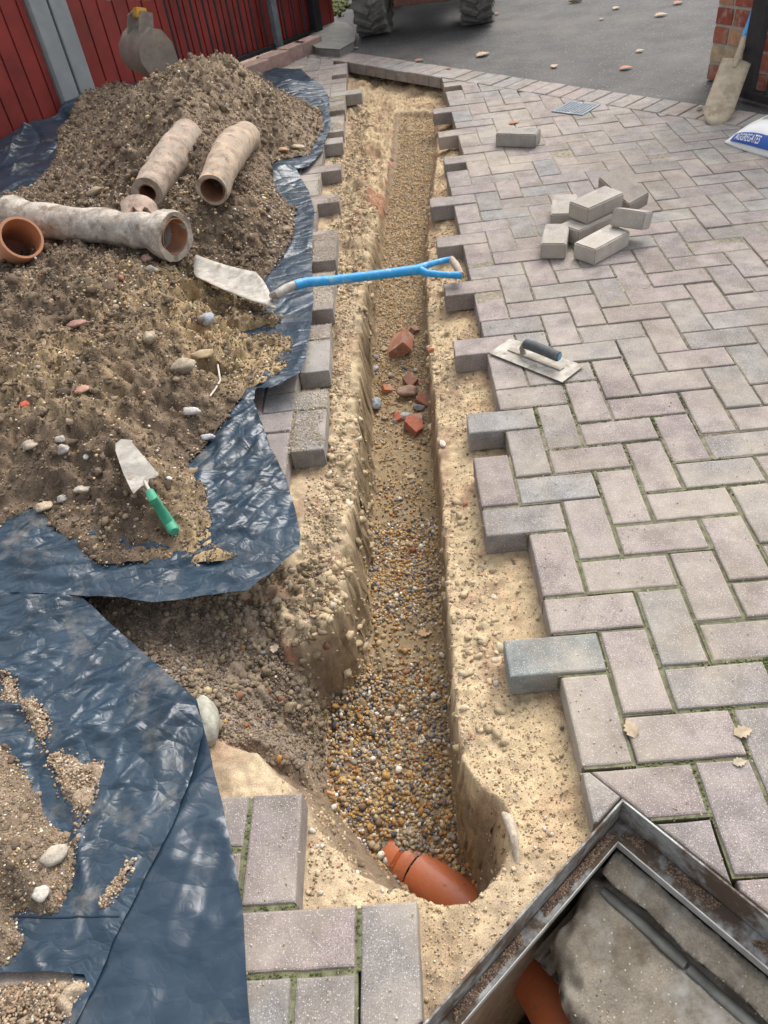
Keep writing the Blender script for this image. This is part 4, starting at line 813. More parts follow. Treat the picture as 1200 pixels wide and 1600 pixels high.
m = MB(); L_ = [0, .010, .04, .05, .10, .22]; m.hollow([a4+d4*t for t in L_], [.074, .077, .077, .075, .073, .073], [.066, .064, .063, .061, .059, .058], 48, (.5, .25, .13)); o = m.build('clay_pipe', M_terra, None, True); tag(o, 'clean smooth terracotta pipe end opening towards the viewer at the left edge', 'clay pipe')
m = MB(); m.tube([a4+d4*.20, a4+d4*.21], .059, 32); m.build('bore_shade_disc', M_bore_shade, o)  # added disc closing the bore, coloured dark for the shade inside
# ------------------------------------------------------------------ orange drain pipe from the trench into the chamber
pa = on(628, 1345, -.470); pb = on(768, 1452, -.44); dr = (pb-pa)/np.linalg.norm(pb-pa)
dp = empty('drain_pipe', tuple(pa), 'orange plastic drain pipe running from the trench gravel under the sand into the inspection chamber', 'drain pipe')
def loc(v): return tuple(np.array(v)-pa)
m = MB(); pts = [loc(pa+dr*t) for t in (.05, .15, .25, np.linalg.norm(pb-pa)-.03, np.linalg.norm(pb-pa))]; pts += [loc(on(812, 1492, -.40)), loc(on(846, 1532, -.355)), loc(on(874, 1580, -.325)), loc(on(896, 1640, -.31)), loc(on(908, 1720, -.31)), loc(on(912, 1820, -.31))]
for _k in range(3):
    pts = [pts[0]]+[tuple(np.array(pts[k])*w_+np.array(pts[k+1])*(1-w_)) for k in range(len(pts)-1) for w_ in (.75, .25)]+[pts[-1]]
m.hollow(pts, .055, .0515, 48); m.build('pipe_barrel', M_upvc, dp, True)
m = MB(); m.hollow([loc(pa+dr*t) for t in (-.03, -.02, 0, .008, .011, .014, .017, .020, .028, .036, .046)], [.0605, .0625, .0625, .0625, .059, .0625, .059, .0625, .0625, .060, .0562], [.056]*11, 48); m.build('socket', M_upvc, dp, True)
# gravel heaped over the socket end
r = np.random.default_rng(55); n = 420; n = 2200; q = np.c_[r.normal(pa[0]+.026, .036, n), r.normal(pa[1]+.026, .036, n)]; dd_ = np.hypot(q[:, 0]-pa[0]-.026, q[:, 1]-pa[1]-.026)
zt = -.388-dd_*.72+r.uniform(-.03, .004, n); rad = r.uniform(.004, .008, n); ccol = pick(n, np.array([(.35, .26, .16), (.28, .2, .13), (.45, .36, .22), (.3, .28, .25)]), r)
g = rocks('pipe_cover_gravel', np.c_[q, zt], rad, ccol, M_rock, 1, .25, seed=56); tag(g, 'sandy gravel heaped over the socket of the orange drain pipe', 'gravel', kind='stuff')
# ------------------------------------------------------------------ inspection chamber
def mbox(m, a0, a1, b0, b1, z0, z1, col=None):
    m.prism([mh(a0, b0)[:2], mh(a0, b1)[:2], mh(a1, b1)[:2], mh(a1, b0)[:2]][::1], z0, z1, .0008, col)
def ccw(m, a0, a1, b0, b1, z0, z1, bev=.0008):
    P = [np.array(mh(a, b)[:2]) for a, b in ((a0, b0), (a1, b0), (a1, b1), (a0, b1))]
    ar = sum(P[k-1][0]*P[k][1]-P[k][0]*P[k-1][1] for k in range(4))
    m.prism(P if ar > 0 else P[::-1], z0, z1, bev)
ch = empty('inspection_chamber', mh(0, 0, 0), 'open steel-framed inspection chamber at the near right corner, rusty galvanised edge', 'inspection chamber')
def rel(o):
    o.location = -Vector(mh(0, 0, 0)); return o
m = MB(); W = .62
ccw(m, 0, W, 0, .004, -.07, .006); ccw(m, 0, .004, .004, W, -.07, .006)
ccw(m, W-.004, W, .004, W, -.07, .006); ccw(m, .004, W-.004, W-.004, W, -.07, .006)
rel(m.build('frame_upstand', M_steel, ch, rough=.0012, rs=14))
m = MB()
ccw(m, .004, W-.004, .0042, .026, -.0655, -.0605); ccw(m, .0042, .038, .0262, W-.004, -.065, -.060)
rel(m.build('frame_ledge', M_steel, ch, rough=.001, rs=20))
m = MB(); ccw(m, .038, W, .0262, .0284, -.075, -.0590); ccw(m, .0382, .0412, .0288, W, -.078, -.0582); rel(m.build('frame_lip', mat('worn_steel', (.46, .46, .44), var=.25, metal=.4, rough=.5, bump=.3, patch=(.2, .16, .12), patch_s=14, patch_lo=.56, patch_hi=.66), ch))
# dirt lying along the ledges
r = np.random.default_rng(61); n = 9000; t_ = r.uniform(.01, .56, n); s_ = r.uniform(size=n) < .55; o_ = r.uniform(.006, .030, n)**1; A_ = np.where(s_, o_*.72+.003, t_); B_ = np.where(s_, t_, o_*.5+.003)
xy = MC+MA*A_[:, None]+MBv*B_[:, None]; rad = r.uniform(.0007, .0026, n); sel = fbm(xy[:, 0], xy[:, 1], 18, 2, 9) > -.25
o = rocks('ledge_dirt', np.c_[xy, -.060+rad*.3][sel]-np.array([*MC, 0]), rad[sel], pick(n, np.array([(.12, .085, .065), (.17, .12, .09), (.3, .2, .13)]), r)[sel], M_clod, 1, .3, seed=62, parent=ch); o['kind'] = 'stuff'
m = MB()
# bedding mortar under the steel on the right side, with a flattened grey seal pressed against it
bmx = np.array([mh(a, b, 0) for a, b in [(.040, .030), (.040, .62), (.092, .62), (.088, .5), (.094, .40), (.086, .30), (.090, .2), (.084, .12), (.090, .06), (.085, .030)]])
q = sheet('mortar_bed', bmx, lambda x, y: -.088-.5*np.clip(((np.c_[x, y]-MC)@MA-.06), 0, 1)+.006*fbm(x, y, 30, 4, 91, .6), .004, M_conc, thick=.06); q.parent = ch; rel(q)
for (b0_, b1_) in ((.045, .208), (.214, .62)):
    m = MB(); bb = np.linspace(b0_, b1_, 9); m.tube([mh(.098+.0012*math.sin(b*31), b, -.1285) for b in bb], [.008]+[.0095+.0006*math.sin(b*50) for b in bb[1:-1]]+[.008], 12, flat=.5); rel(m.build('seal', M_seal, ch, True, .0025, 40))
# broken concrete benching, ragged on its left
cp = [on(u, v, -.135)[:2] for u, v in [(940,1338),(912,1372),(900,1400),(893,1425),(872,1443),(862,1465),(868,1492),(876,1512),(878,1535),(884,1560),(893,1580),(902,1600),(925,1640),(960,1740),(1240,1760),(1330,1640),(1220,1560),(1100,1465),(1000,1385)]]
cpd = dense(np.array([[*p_, 0] for p_ in cp]), .007, .008, 77)[:, :2]
def con_h(x, y):
    d = sdf(cpd, x, y); return -.130-.010*np.abs(fbm(x, y, 9, 5, 88, .6))-.02*ss(.03, 0, d+.02*fbm(x, y, 30, 3, 89)) - .03*ss(.006, 0, d)+.0015*fbm(x, y, 90, 2, 87)
co = sheet('benching', cpd, con_h, .005, M_conc, thick=.2); co.parent = ch; rel(co)
m = MB(); m.box((0, 0, 0), (.1, .1, .1)); 
m = MB(); ccw(m, .03, .60, .03, .60, -.77, -.60, .001); rel(m.build('chamber_floor', M_conc, ch))
r = np.random.default_rng(71); q = sample(cpd, 2600, r); q = q[sdf(cpd, q[:, 0], q[:, 1]) > .004]; q = q[r.uniform(size=len(q)) < .25+1.2*fbm(q[:, 0], q[:, 1], 9, 3, 72)]
o = rocks('benching_grit', np.c_[q, con_h(q[:, 0], q[:, 1])]-np.array([*MC, 0]), r.uniform(.0007, .0030, len(q))*np.where(r.uniform(size=len(q)) < .03, 2.2, 1), pick(len(q), np.array([(.2, .16, .11), (.13, .1, .075), (.34, .31, .26), (.4, .3, .18)]), r), M_clod, 1, .4, seed=73, parent=ch); o['kind'] = 'stuff'
# ------------------------------------------------------------------ shovel across the trench
sh = empty('shovel', (-.82, 1.68, .05), 'long shovel with a blue handle and pale dusty blade lying across the trench', 'shovel'); so = np.array([-.82, 1.68, .05])
def S(o): o.location = -Vector(so); return o
bl = [on(301,398,.150), on(302,431,.135), on(360,458,.112), on(433,484,.085), on(433,458,.100), on(425,442,.11), on(404,427,.118), on(360,414,.135), on(322,396,.152)]
tip1, tip2, hr, hl = on(301,397,.15), on(302,432,.135), on(434,484,.085), on(410,428,.115)
m = MB(); NU, NV = 14, 8; g_ = []
for a in range(NU+1):
    for b in range(NV+1):
        s_, t_ = a/NU, b/NV; p = (tip1*(1-s_)+hl*s_)*(1-t_)+(tip2*(1-s_)+hr*s_)*t_
        p = p+np.array([0, 0, -.012*math.sin(math.pi*t_)-.008*math.sin(math.pi*s_)])
        if a == 0: p = p+(tip2-tip1)*.0
        e = abs(t_-.5)*2; p = p+(hl-tip1)*(-.0+.05*(e**4)*(1-s_)**3) - (hl-tip1)*.09*(e**3)*s_**6*(1 if t_ < .5 else .15)
        g_.append(p)
Fq = [(a*(NV+1)+b, (a+1)*(NV+1)+b, (a+1)*(NV+1)+b+1, a*(NV+1)+b+1) for a in range(NU) for b in range(NV)]
m.add(g_, Fq); o = S(m.build('blade', M_blade, sh, True)); md = o.modifiers.new('s', 'SOLIDIFY'); md.thickness = .003
sk = [on(424,462,.098), on(434,460,.112), on(448,450,.118), on(466,443,.110), on(485,440,.100)]
m = MB(); m.tube(sk, [.010, .017, .015, .0155, .0165], 16, flat=1); S(m.build('socket', M_blade, sh, True))
hd = [on(460,446,.112), on(480,441,.102), on(520,438,.095), on(600,428,.072), on(640,423,.062), on(655,421,.058)]
m = MB(); m.tube(hd, [.0172, .0175, .0165, .0165, .0175, .019], 18); S(m.build('shaft', M_blue, sh, True))
j0 = on(652,421,.058); g1 = [j0, on(668,414,.056), on(685,409,.053), on(699,406,.05), on(706,406,.05)]; g2 = [j0, on(668,427,.052), on(690,429,.045), on(712,430,.04), on(721,430,.038)]
m = MB(); m.tube(g1, [.017, .012, .0105, .0105, .0115], 14); m.tube(g2, [.017, .0125, .0115, .0125, .014], 14); S(m.build('yoke', M_blue, sh, True))
m = MB(); m.tube([on(705,405,.05), on(712,414,.048), on(720,430,.04)], [.0125, .014, .0125], 14); S(m.build('hand_grip', mat('worn_grip', (.36, .29, .23), var=.3, rough=.7), sh, True))
# ------------------------------------------------------------------ pointing trowel on the heap
ta = top(189, 697); tb = top(228, 760); tc_ = top(272, 828); zz = max(ta[2], tb[2])+.012
tip = on(188, 692, zz+.004); l1 = on(209, 771, zz); l2 = on(248, 742, zz+.004); nk = on(234, 762, zz+.006)
tr = empty('hand_trowel', tuple(nk), 'small pointed hand trowel with a green handle lying on the soil heap', 'trowel')
def S2(o): o.location = -Vector(nk); return o
out = [on(181,706,zz+.004), on(181,694,zz+.004), on(190,687,zz+.004), on(203,688,zz+.004), on(249,742,zz+.002), on(243,747,zz), on(233,749,zz), on(231,758,zz), on(222,760,zz), on(209,772,zz-.002), on(204,764,zz), on(192,738,zz+.002)]
bm = bmesh.new(); vs0 = [bm.verts.new(p) for p in out]; f0 = bm.faces.new(vs0); bmesh.ops.triangulate(bm, faces=[f0]); me = bpy.data.meshes.new('blade'); bm.to_mesh(me); bm.free(); o = S2(link('blade', me, M_blade, tr)); md = o.modifiers.new('s', 'SOLIDIFY'); md.thickness = .0022
m = MB(); m.tube([on(226,752,zz+.002), on(230,760,zz+.014), on(234,768,zz+.012), on(236,773,zz+.008)], [.0035, .0045, .0045, .005], 10); S2(m.build('tang', M_blade, tr, True))
hz0 = tc_[2]+.012; m = MB(); m.tube([on(234,768,zz+.010), on(238,777,zz+.006), on(250,795,(zz+hz0)/2), on(264,817,hz0+.003), on(271,828,hz0), on(273,831,hz0)], [.010, .0125, .0125, .0145, .0145, .011], 16); S2(m.build('handle', M_green, tr, True))
# ------------------------------------------------------------------ plastering float on the paving
c1, c2, c3, c4 = [on(u, v, .010) for u, v in ((765,550),(797,527),(911,569),(880,597))]; fc = (c1+c2+c3+c4)/4
fl = empty('finishing_trowel', (fc[0], fc[1], .003), 'rectangular finishing trowel with a dark grey grip, pale dusty plate, lying on the paving', 'trowel'); FO = np.array([fc[0], fc[1], .003])
ax = (c3+c4-c1-c2); Lf = np.linalg.norm(ax)/2; ax /= np.linalg.norm(ax); Rf = frame(ax); Wf = np.linalg.norm(c2-c1+c3-c4)/2
m = MB(); m.box((0, 0, .0035), (Lf, Wf, .002), Rf, .0006); m.build('plate', M_blade, fl)
def fp(x, y, z): return tuple(Rf@np.array([x, y, 0])+np.array([0, 0, z]))
m = MB(); m.box(fp(-.0, 0, .0065), (Lf*.72, .022, .004), Rf, .001); m.tube([fp(-.045, 0, .006), fp(-.052, 0, .024), fp(-.045, 0, .04), fp(-.02, 0, .045)], [.009, .008, .0085, .007], 12); m.build('bracket', mat('bracket_grey', (.3, .27, .22), var=.3, metal=.2, rough=.7), fl, True)
m = MB(); m.tube([fp(-.042, 0, .044), fp(-.036, 0, .045), fp(0, 0, .047), fp(.05, 0, .045), fp(.083, 0, .043), fp(.086, 0, .043)], [.011, .0155, .0165, .0158, .0155, .012], 18); hd_ = m.build('grip', M_dark, fl, True)
m = MB(); m.tube([fp(.0862, 0, .043), fp(.088, 0, .043)], .010, 14); m.build('end_cap', mat('cap_blue', (.12, .3, .45), var=.1), hd_)
# ------------------------------------------------------------------ drain cover in the paving
gc = on(900, 170, 0); gt = empty('drain_cover', (gc[0], gc[1], 0), 'small square blue-grey drain cover set askew in the far paving', 'drain cover'); ga = math.atan2(Ld[1], Ld[0])+.12
m = MB(); Rg = rotz(ga); m.box((0, 0, .0), (.185, .185, .012), Rg, .002); gp = m.build('plate', M_grate, gt)
m = MB()
for k in range(9): m.box(tuple(Rg@np.array([(-.072+.018*k), 0, .0072])), (.006, .15, .0036), Rg, .0008)
m.build('ribs', M_grate, gt)
# ------------------------------------------------------------------ bag of aggregates at the right edge
b0 = on(1119, 228, 0); b1 = on(1200, 250, 0); bd = (b1-b0)[:2]; bd /= np.linalg.norm(bd); bn = np.array([-bd[1], bd[0]]); 
if bn@np.array([1, 1]) < 0: bn = -bn
bag = empty('aggregate_bag', (b0[0], b0[1], 0), 'white plastic bag of aggregates with a blue printed band, at the right edge', 'bag')
NU, NV = 40, 30; g_ = []; LB, WB = .62, .40
def bagp(s_, t_):
    e = (1-abs(2*s_-1)**3.2)**.6; f_ = (1-abs(2*t_-1)**2.6)**.62; h = .115*e*f_; e2 = (1-.16*abs(2*s_-1)**3)
    x = s_*LB; y = .02+.5*WB+(t_-.5)*WB*e2
    h = h*(1+.12*float(fbm(x, y, 9, 3, 5)))+.006
    return np.array([bd[0]*x+bn[0]*y, bd[1]*x+bn[1]*y, h])
g_ = [bagp(a/NU, b/NV) for a in range(NU+1) for b in range(NV+1)]
Fq = [(a*(NV+1)+b, (a+1)*(NV+1)+b, (a+1)*(NV+1)+b+1, a*(NV+1)+b+1) for a in range(NU) for b in range(NV)]
nb = len(g_); g_ += [np.array([p[0], p[1], .001]) for p in g_]; Fq += [tuple(i+nb for i in f[::-1]) for f in Fq]
rim = [(a, 0) for a in range(NU)]+[(NU, b) for b in range(NV)]+[(a, NV) for a in range(NU, 0, -1)]+[(0, b) for b in range(NV, 0, -1)]; ri_ = [a*(NV+1)+b for a, b in rim]
Fq += [(ri_[k], ri_[(k+1) % len(ri_)], ri_[(k+1) % len(ri_)]+nb, ri_[k]+nb) for k in range(len(ri_))]
m = MB(); m.add(g_, Fq); m.build('sack', M_bag, bag, True)
def patchmesh(name, s0, s1, t0, t1, off, mt, n=24, k=8):
    V = []; 
    for a in range(n+1):
        for b in range(k+1):
            s_, t_ = s0+(s1-s0)*a/n, t0+(t1-t0)*b/k; p = bagp(s_, t_); pu = bagp(s_+.005, t_)-p; pw = bagp(s_, t_+.005)-p; nn = np.cross(pu, pw); nn /= np.linalg.norm(nn)+1e-9
            if nn[2] < 0: nn = -nn
            V.append(p+nn*off)
    m = MB(); m.add(V, [(a*(k+1)+b, (a+1)*(k+1)+b, (a+1)*(k+1)+b+1, a*(k+1)+b+1) for a in range(n) for b in range(k)]); return m.build(name, mt, bag, True)
patchmesh('blue_band', .055, .95, .012, .095, .0015, M_bagb); patchmesh('sand_window', .16, .9, .30, .9, .0015, M_bagg)
tcu = bpy.data.curves.new('lettering', 'FONT'); tcu.body = 'AGGREGATES'; tcu.size = .07; tcu.resolution_u = 3; tcu.offset = .0006
to = bpy.data.objects.new('lettering_tmp', tcu); COL.objects.link(to); bpy.context.view_layer.update()
tm = bpy.data.meshes.new_from_object(to.evaluated_get(bpy.context.evaluated_depsgraph_get())); bpy.data.objects.remove(to)
bm = bmesh.new(); bm.from_mesh(tm); bmesh.ops.triangulate(bm, faces=bm.faces[:]); bmesh.ops.subdivide_edges(bm, edges=[e for e in bm.edges if e.calc_length() > .02], cuts=2); bm.to_mesh(tm); bm.free()
V = np.array([v.co[:] for v in tm.vertices]); V[:, 0] -= V[:, 0].min(); wx = V[:, 0].max(); hy = V[:, 1].max(); NVv = []
for v in V:
    s_ = .085+.215*v[0]/wx; t_ = .026+.052*max(0, v[1])/hy; p = bagp(s_, t_); pu = bagp(s_+.005, t_)-p; pw = bagp(s_, t_+.005)-p; nn = np.cross(pu, pw); nn /= np.linalg.norm(nn)+1e-9
    if nn[2] < 0: nn = -nn
    NVv.append(p+nn*.0032)
tm.vertices.foreach_set('co', np.array(NVv).ravel()); tm.update(); tm.materials.clear(); lt = link('lettering', tm, M_white, bag)
# ------------------------------------------------------------------ brick pier, gate and leaning spade
wd = np.array([.50, -.866]); wn = np.array([.866, .50]); w0 = np.array([1.385, 3.70])
pr_ = empty('brick_pier', (w0[0], w0[1], 0), 'red brick pier with pale mortar at the far right behind the black gate', 'brick pier')
r = random.Random(4); core = MB(); Rw = frame([wd[0], wd[1], 0]); W2, D2, CH = .60, .34, .086
def wp(x, y, z): q = wd*x+wn*y; return (q[0], q[1], z)
core.box(wp(W2/2, D2/2, .9), (W2-.012, D2-.012, 1.8), Rw); core.build('mortar', M_mortar, pr_)
bk = MB(); reds = [(.36, .10, .065), (.40, .13, .08), (.33, .085, .06), (.42, .2, .12)]
for c in range(21):
    z = .04+CH*c; off = 0 if c % 2 else .1; xs = []; x = 0
    while x < W2-.01:
        L = (.1 if (x == 0 and off) else .2) if c not in (3,) else .11; L = min(L, W2-x)
        if L > .03:
            col = r.choice(reds)
            if c == 1 and x < .1: col = (.55, .42, .26)
            if c == 2 and .05 < x < .25: col = (.5, .27, .15)
            bk.box(wp(x+L/2, .05, z), (L-.012, .1, CH-.014), Rw, .003, tuple(np.array(col)*r.uniform(.85, 1.15)))
        x += L
    x = .1
    while x < D2-.02:
        L = min(.2, D2-x); q = wp(.05, x+L/2+.004, z); bk.box(q, (.1, L-.012, CH-.014), Rw, .003, tuple(np.array(r.choice(reds))*r.uniform(.85, 1.15))); x += L
bk.build('brickwork', M_brick, pr_)
gs = on(1162, 158, 0); gt_ = empty('iron_gate', (gs[0], gs[1], 0), 'black iron gate folded open in front of the brick pier', 'gate'); gd = np.array([.42, -.907]); Rgd = frame([gd[0], gd[1], 0])
def gp_(x, y, z): q = gd*x; return (q[0], q[1], z)
m = MB(); m.box(gp_(.0, 0, .78), (.085, .04, 1.52), Rgd, .003); m.build('stile', M_black, gt_)
m = MB(); m.box(gp_(.5, 0, .035), (.99, .04, .035), Rgd, .003); m.build('rail', M_black, gt_); m = MB(); m.box(gp_(.5, 0, 1.5), (.9, .04, .035), Rgd, .003); m.build('rail', M_black, gt_)
for k in range(7): m = MB(); m.tube([gp_(.13+.12*k, 0, .05), gp_(.13+.12*k, 0, 1.485)], .009, 10); m.build('bar', M_black, gt_, True)
tipS = on(1114, 196, .0); s_top = on(1152, 92, .20); dS = s_top-tipS; LS = np.linalg.norm(dS); dS /= LS
side = np.cross(dS, on(1140, 140, .1)-CC); side /= np.linalg.norm(side); nS = np.cross(side, dS)
sp = empty('spade', tuple(tipS), 'muddy tan spade with a blue handle leaning against the brick pier', 'spade')
m = MB(); NU, NV = 12, 6; g_ = []
for a in range(NU+1):
    s_ = a/NU; hw = .042+.026*min(1, s_*5)**.6
    for b in range(NV+1):
        t_ = b/NV*2-1; L_ = s_*LS + (.028*abs(t_)**2*(1-s_)**2); g_.append(dS*L_+side*hw*t_+nS*.012*(t_*t_))
Fq = [(a*(NV+1)+b, (a+1)*(NV+1)+b, (a+1)*(NV+1)+b+1, a*(NV+1)+b+1) for a in range(NU) for b in range(NV)]
m.add(g_, Fq); o = m.build('blade', M_bladet, sp, True); md = o.modifiers.new('s', 'SOLIDIFY'); md.thickness = .003
m = MB(); m.tube([dS*(LS-.05), dS*LS, dS*(LS+.07), dS*(LS+.14)], [.008, .017, .016, .019], 14); m.build('socket', M_bladet, sp, True)
m = MB(); m.tube([dS*(LS+.12), dS*(LS+.2), dS*(LS+.52)], [.02, .019, .019], 14); m.build('shaft', M_blue, sp, True)
m = MB(); e = dS*(LS+.52); m.tube([e, e+dS*.05+side*.05, e+dS*.11+side*.055], .012, 10); m.tube([e, e+dS*.05-side*.05, e+dS*.11-side*.055], .012, 10); m.tube([e+dS*.11-side*.06, e+dS*.11+side*.06], .014, 10); m.build('hand_grip', M_blue, sp, True)
# ------------------------------------------------------------------ garage doors, posts, railing along the left boundary
def fpnt(t, off, z): q = FA+Fd*t+Fn*off; return (q[0], q[1], z)
Rfe = frame([Fd[0], Fd[1], 0])
def door(t0, t1, label, dirty=False):
    e = empty('garage_door', fpnt(t0, 0, 0), label, 'garage door'); o0 = np.array(fpnt(t0, 0, 0))
    m = MB(); step = .105; x = t0
    m.box(np.array(fpnt((t0+t1)/2, -.04, 1.05))-o0, (t1-t0, .03, 2.08), Rfe)
    while x < t1-.01:
        wv = min(step, t1-x); m.box(np.array(fpnt(x+wv/2, -.018, 1.05))-o0, (wv-.010, .014, 2.06), Rfe, .003); x += step
    m.build('panel', M_red, e)
    m = MB(); m.tube([np.array(fpnt(t1-.35, .0, 1.0))-o0, np.array(fpnt(t1-.35, .04, 1.0))-o0, np.array(fpnt(t1-.35, .04, 1.12))-o0, np.array(fpnt(t1-.35, 0, 1.12))-o0], .008, 8); m.build('handle', M_black, e)
    return e
door(-1.75, .50, 'bright red ribbed garage door at the far left, left of the pale posts')
door(.75, 3.0, 'dull red ribbed garage door right of the pale posts, behind the digger bucket')
for (a, b, lab) in [(.51, .618, 'left pale grey concrete post between the two red doors'), (.634, .742, 'right pale grey concrete post between the two red doors')]:
    m = MB(); m.box((0, 0, 1.15), (b-a, .10, 2.3), Rfe, .006); o = m.build('concrete_post', M_post); o.location = fpnt((a+b)/2, -.02, 0); tag(o, lab, 'post', 'concrete door posts')
rl = empty('iron_railing', fpnt(1.35, .06, 0), 'black iron railing in front of the dull red door, up to the asphalt', 'railing'); o0 = np.array(fpnt(1.35, .06, 0))
for k in range(14):
    t = 1.40+k*.1; m = MB(); m.tube([np.array(fpnt(t, .06, .03))-o0, np.array(fpnt(t, .06, 1.45))-o0], .008, 8); m.build('bar', M_black, rl, True)
for z in (.05, 1.40): m = MB(); m.box(np.array(fpnt(2.03, .06, z))-o0, (1.4, .04, .03), Rfe, .003); m.build('rail', M_black, rl)
m = MB(); m.box(np.array(fpnt(2.28, .09, .75))-o0, (.05, .05, 1.5), Rfe, .004); m.build('support_post', mat('weathered_post', (.13, .15, .16), var=.3), rl)
m = MB(); m.box(np.array(fpnt(2.72, .06, .8))-o0, (.07, .07, 1.6), Rfe, .004); m.build('end_post', M_black, rl)
# kerb bricks and slab at the foot of the railing
kb = [(402,112),(432,98),(462,84),(485,75)]
for k, (u, v) in enumerate(kb):
    p = on(u, v, .03); m = MB(); m.box((0, 0, 0), (.21, .11, .09), rotz(math.atan2(Fd[1], Fd[0])+random.uniform(-.15, .15)), .006, random.choice([(.3, .2, .17), (.33, .22, .19), (.26, .22, .2)])); o = m.build('kerb_brick', M_brick); o.location = (p[0]-.02, p[1]+.02, .04)
    tag(o, ['kerb brick nearest the sheet, at the foot of the railing', 'second kerb brick from the sheet below the railing', 'third kerb brick from the sheet, next to the end one', 'reddish kerb brick at the end of the row beside the flat slab'][k], 'kerb brick', 'kerb bricks under the railing')
sl = [on(u, v, .05) for u, v in [(484,66),(492,42),(512,31),(540,36),(553,48),(552,64),(530,76),(498,74)]]; cs_ = np.mean(sl, 0)
m = MB(); m.prism([tuple((p-cs_)[:2]) for p in sl], -.07, 0, .012); o = m.build('stone_slab', M_slab, rough=.006, rs=8); o.location = (cs_[0], cs_[1], .05); tag(o, 'rough flat grey stone slab on the asphalt beside the railing end', 'stone slab')
# mossy growth by the railing end
mp = []; r = np.random.default_rng(81); c0 = on(500, 10, 0)
for k in range(900): mp.append((c0[0]+r.normal()*.12, c0[1]+r.normal()*.28, r.uniform(-.004, .02)))
g = rocks('moss_patch', np.array(mp), r.uniform(.01, .03, 900), np.full((900, 3), .2), M_moss, 1, .3, seed=82); tag(g, 'bright green moss patch on the asphalt behind the flat slab', 'moss', kind='stuff')
# ------------------------------------------------------------------ wheeled digger: wheels, low chassis, boom and bucket
ax0 = np.array([-.39, 5.90]); ax1 = np.array([.385, 5.80]); ad = (ax1-ax0)/np.linalg.norm(ax1-ax0); an = np.array([-ad[1], ad[0]]); cW = (ax0+ax1)/2
dg = empty('wheeled_digger', (cW[0], cW[1], 0), 'wheeled digger with muddy chunky tyres and an arm reaching over the heap', 'digger'); Rd = frame([ad[0], ad[1], 0])
def dpnt(x, y, z): q = ad*x+an*y; return (q[0], q[1], z)
def wheel(x, y, out_):
    Rw_, Ww = .33, .235
    w_ = empty('wheel', dpnt(x, y, Rw_), None, None); w_.parent = dg
    m = MB(); pr = [(-Ww/2, Rw_*.60), (-Ww/2, Rw_*.86), (-Ww*.42, Rw_*.93), (0, Rw_*.95), (Ww*.42, Rw_*.93), (Ww/2, Rw_*.86), (Ww/2, Rw_*.60)]; n = 40
    V = []; 
    for k in range(n):
        th = 2*math.pi*k/n
        for (a, b) in pr: q = ad*a+an*math.cos(th)*b; V.append((q[0], q[1], math.sin(th)*b))
    K = len(pr); m.add(V, [(k*K+a, ((k+1) % n)*K+a, ((k+1) % n)*K+(a+1) % K, k*K+(a+1) % K) for k in range(n) for a in range(K)])
    for k in range(18):
        for s_ in (-1, 1):
            th = 2*math.pi*(k+(.5 if s_ > 0 else 0))/18; c = np.array([*(an*math.cos(th)*Rw_*.955+ad*s_*Ww*.25), math.sin(th)*Rw_*.955])
            rad_ = np.array([*(an*math.cos(th)), math.sin(th)]); adv = np.array([ad[0], ad[1], 0]); tg = np.cross(rad_, adv)
            q = adv*math.cos(.5*s_)+tg*math.sin(.5*s_); q2 = np.cross(rad_, q); m.box(c, (Ww*.56, .045, .045), np.c_[q, q2, rad_], .006)
    m.build('tyre', M_tyre, w_, False, .004, 20)
    m = MB(); a0 = np.array([ad[0], ad[1], 0]); m.tube([a0*(-Ww*.46), a0*(-Ww*.40), a0*(Ww*.40), a0*(Ww*.46)], [Rw_*.56, Rw_*.62, Rw_*.62, Rw_*.56], 30); m.tube([a0*(-Ww*.5*out_-.03*out_)*1., a0*(Ww*.2*out_)], .06, 16); m.build('rim', M_rim, w_, True)
for (x, y, o_) in [(-.39, 0, -1), (.39, 0, 1), (-.39, 1.15, -1), (.39, 1.15, 1)]: wheel(x, y, o_)
m = MB(); m.tube([dpnt(-.3, 0, .33), dpnt(.3, 0, .33)], .05, 14); m.build('axle', M_mach, dg, True); m = MB(); m.tube([dpnt(-.3, 1.15, .33), dpnt(.3, 1.15, .33)], .05, 14); m.build('axle', M_mach, dg, True)
m = MB(); m.box(dpnt(0, .55, .27), (.44, 1.5, .12), Rd, .02); m.box(dpnt(0, .5, .55), (.50, 1.3, .4), Rd, .03); m.build('chassis', M_mach, dg)
m = MB(); m.box(dpnt(0, -.24, .24), (.42, .03, .09), Rd, .006); m.build('rear_plate', M_machred, dg)
m = MB(); m.box(dpnt(0, .45, 1.05), (.8, 1.1, .55), Rd, .06); m.build('body', M_yel, dg)
bk0 = on(236, 84, .42); BS = .66; off = np.array([cW[0], cW[1], 0])
bdn = np.array([.42, -.907, 0.]); bdn = np.array([.66, -.75, 0]); bdn /= np.linalg.norm(bdn)        # bucket axle direction
bfw = np.array([.75, .66, 0])                                                                    # opening direction
Wb = .30; prf = [(-.02, .24), (-.09, .19), (-.145, .10), (-.155, 0), (-.125, -.10), (-.06, -.17), (.02, -.205), (.10, -.20)]
prf2 = [(a*.93+.004, b*.93) for a, b in prf]
def bp_(a, b, s_): return bk0-off+(bfw*a*1.25+np.array([0, 0, b*.86])+bdn*s_*1.15)*BS
m = MB(); V = [bp_(a, b, s_) for s_ in (-Wb/2, Wb/2) for (a, b) in prf]+[bp_(a, b, s_) for s_ in (-Wb/2, Wb/2) for (a, b) in prf2]; n = len(prf)
F = []
for k in range(n-1): F += [(k, k+1, n+k+1, n+k), (2*n+k, 3*n+k, 3*n+k+1, 2*n+k+1)]
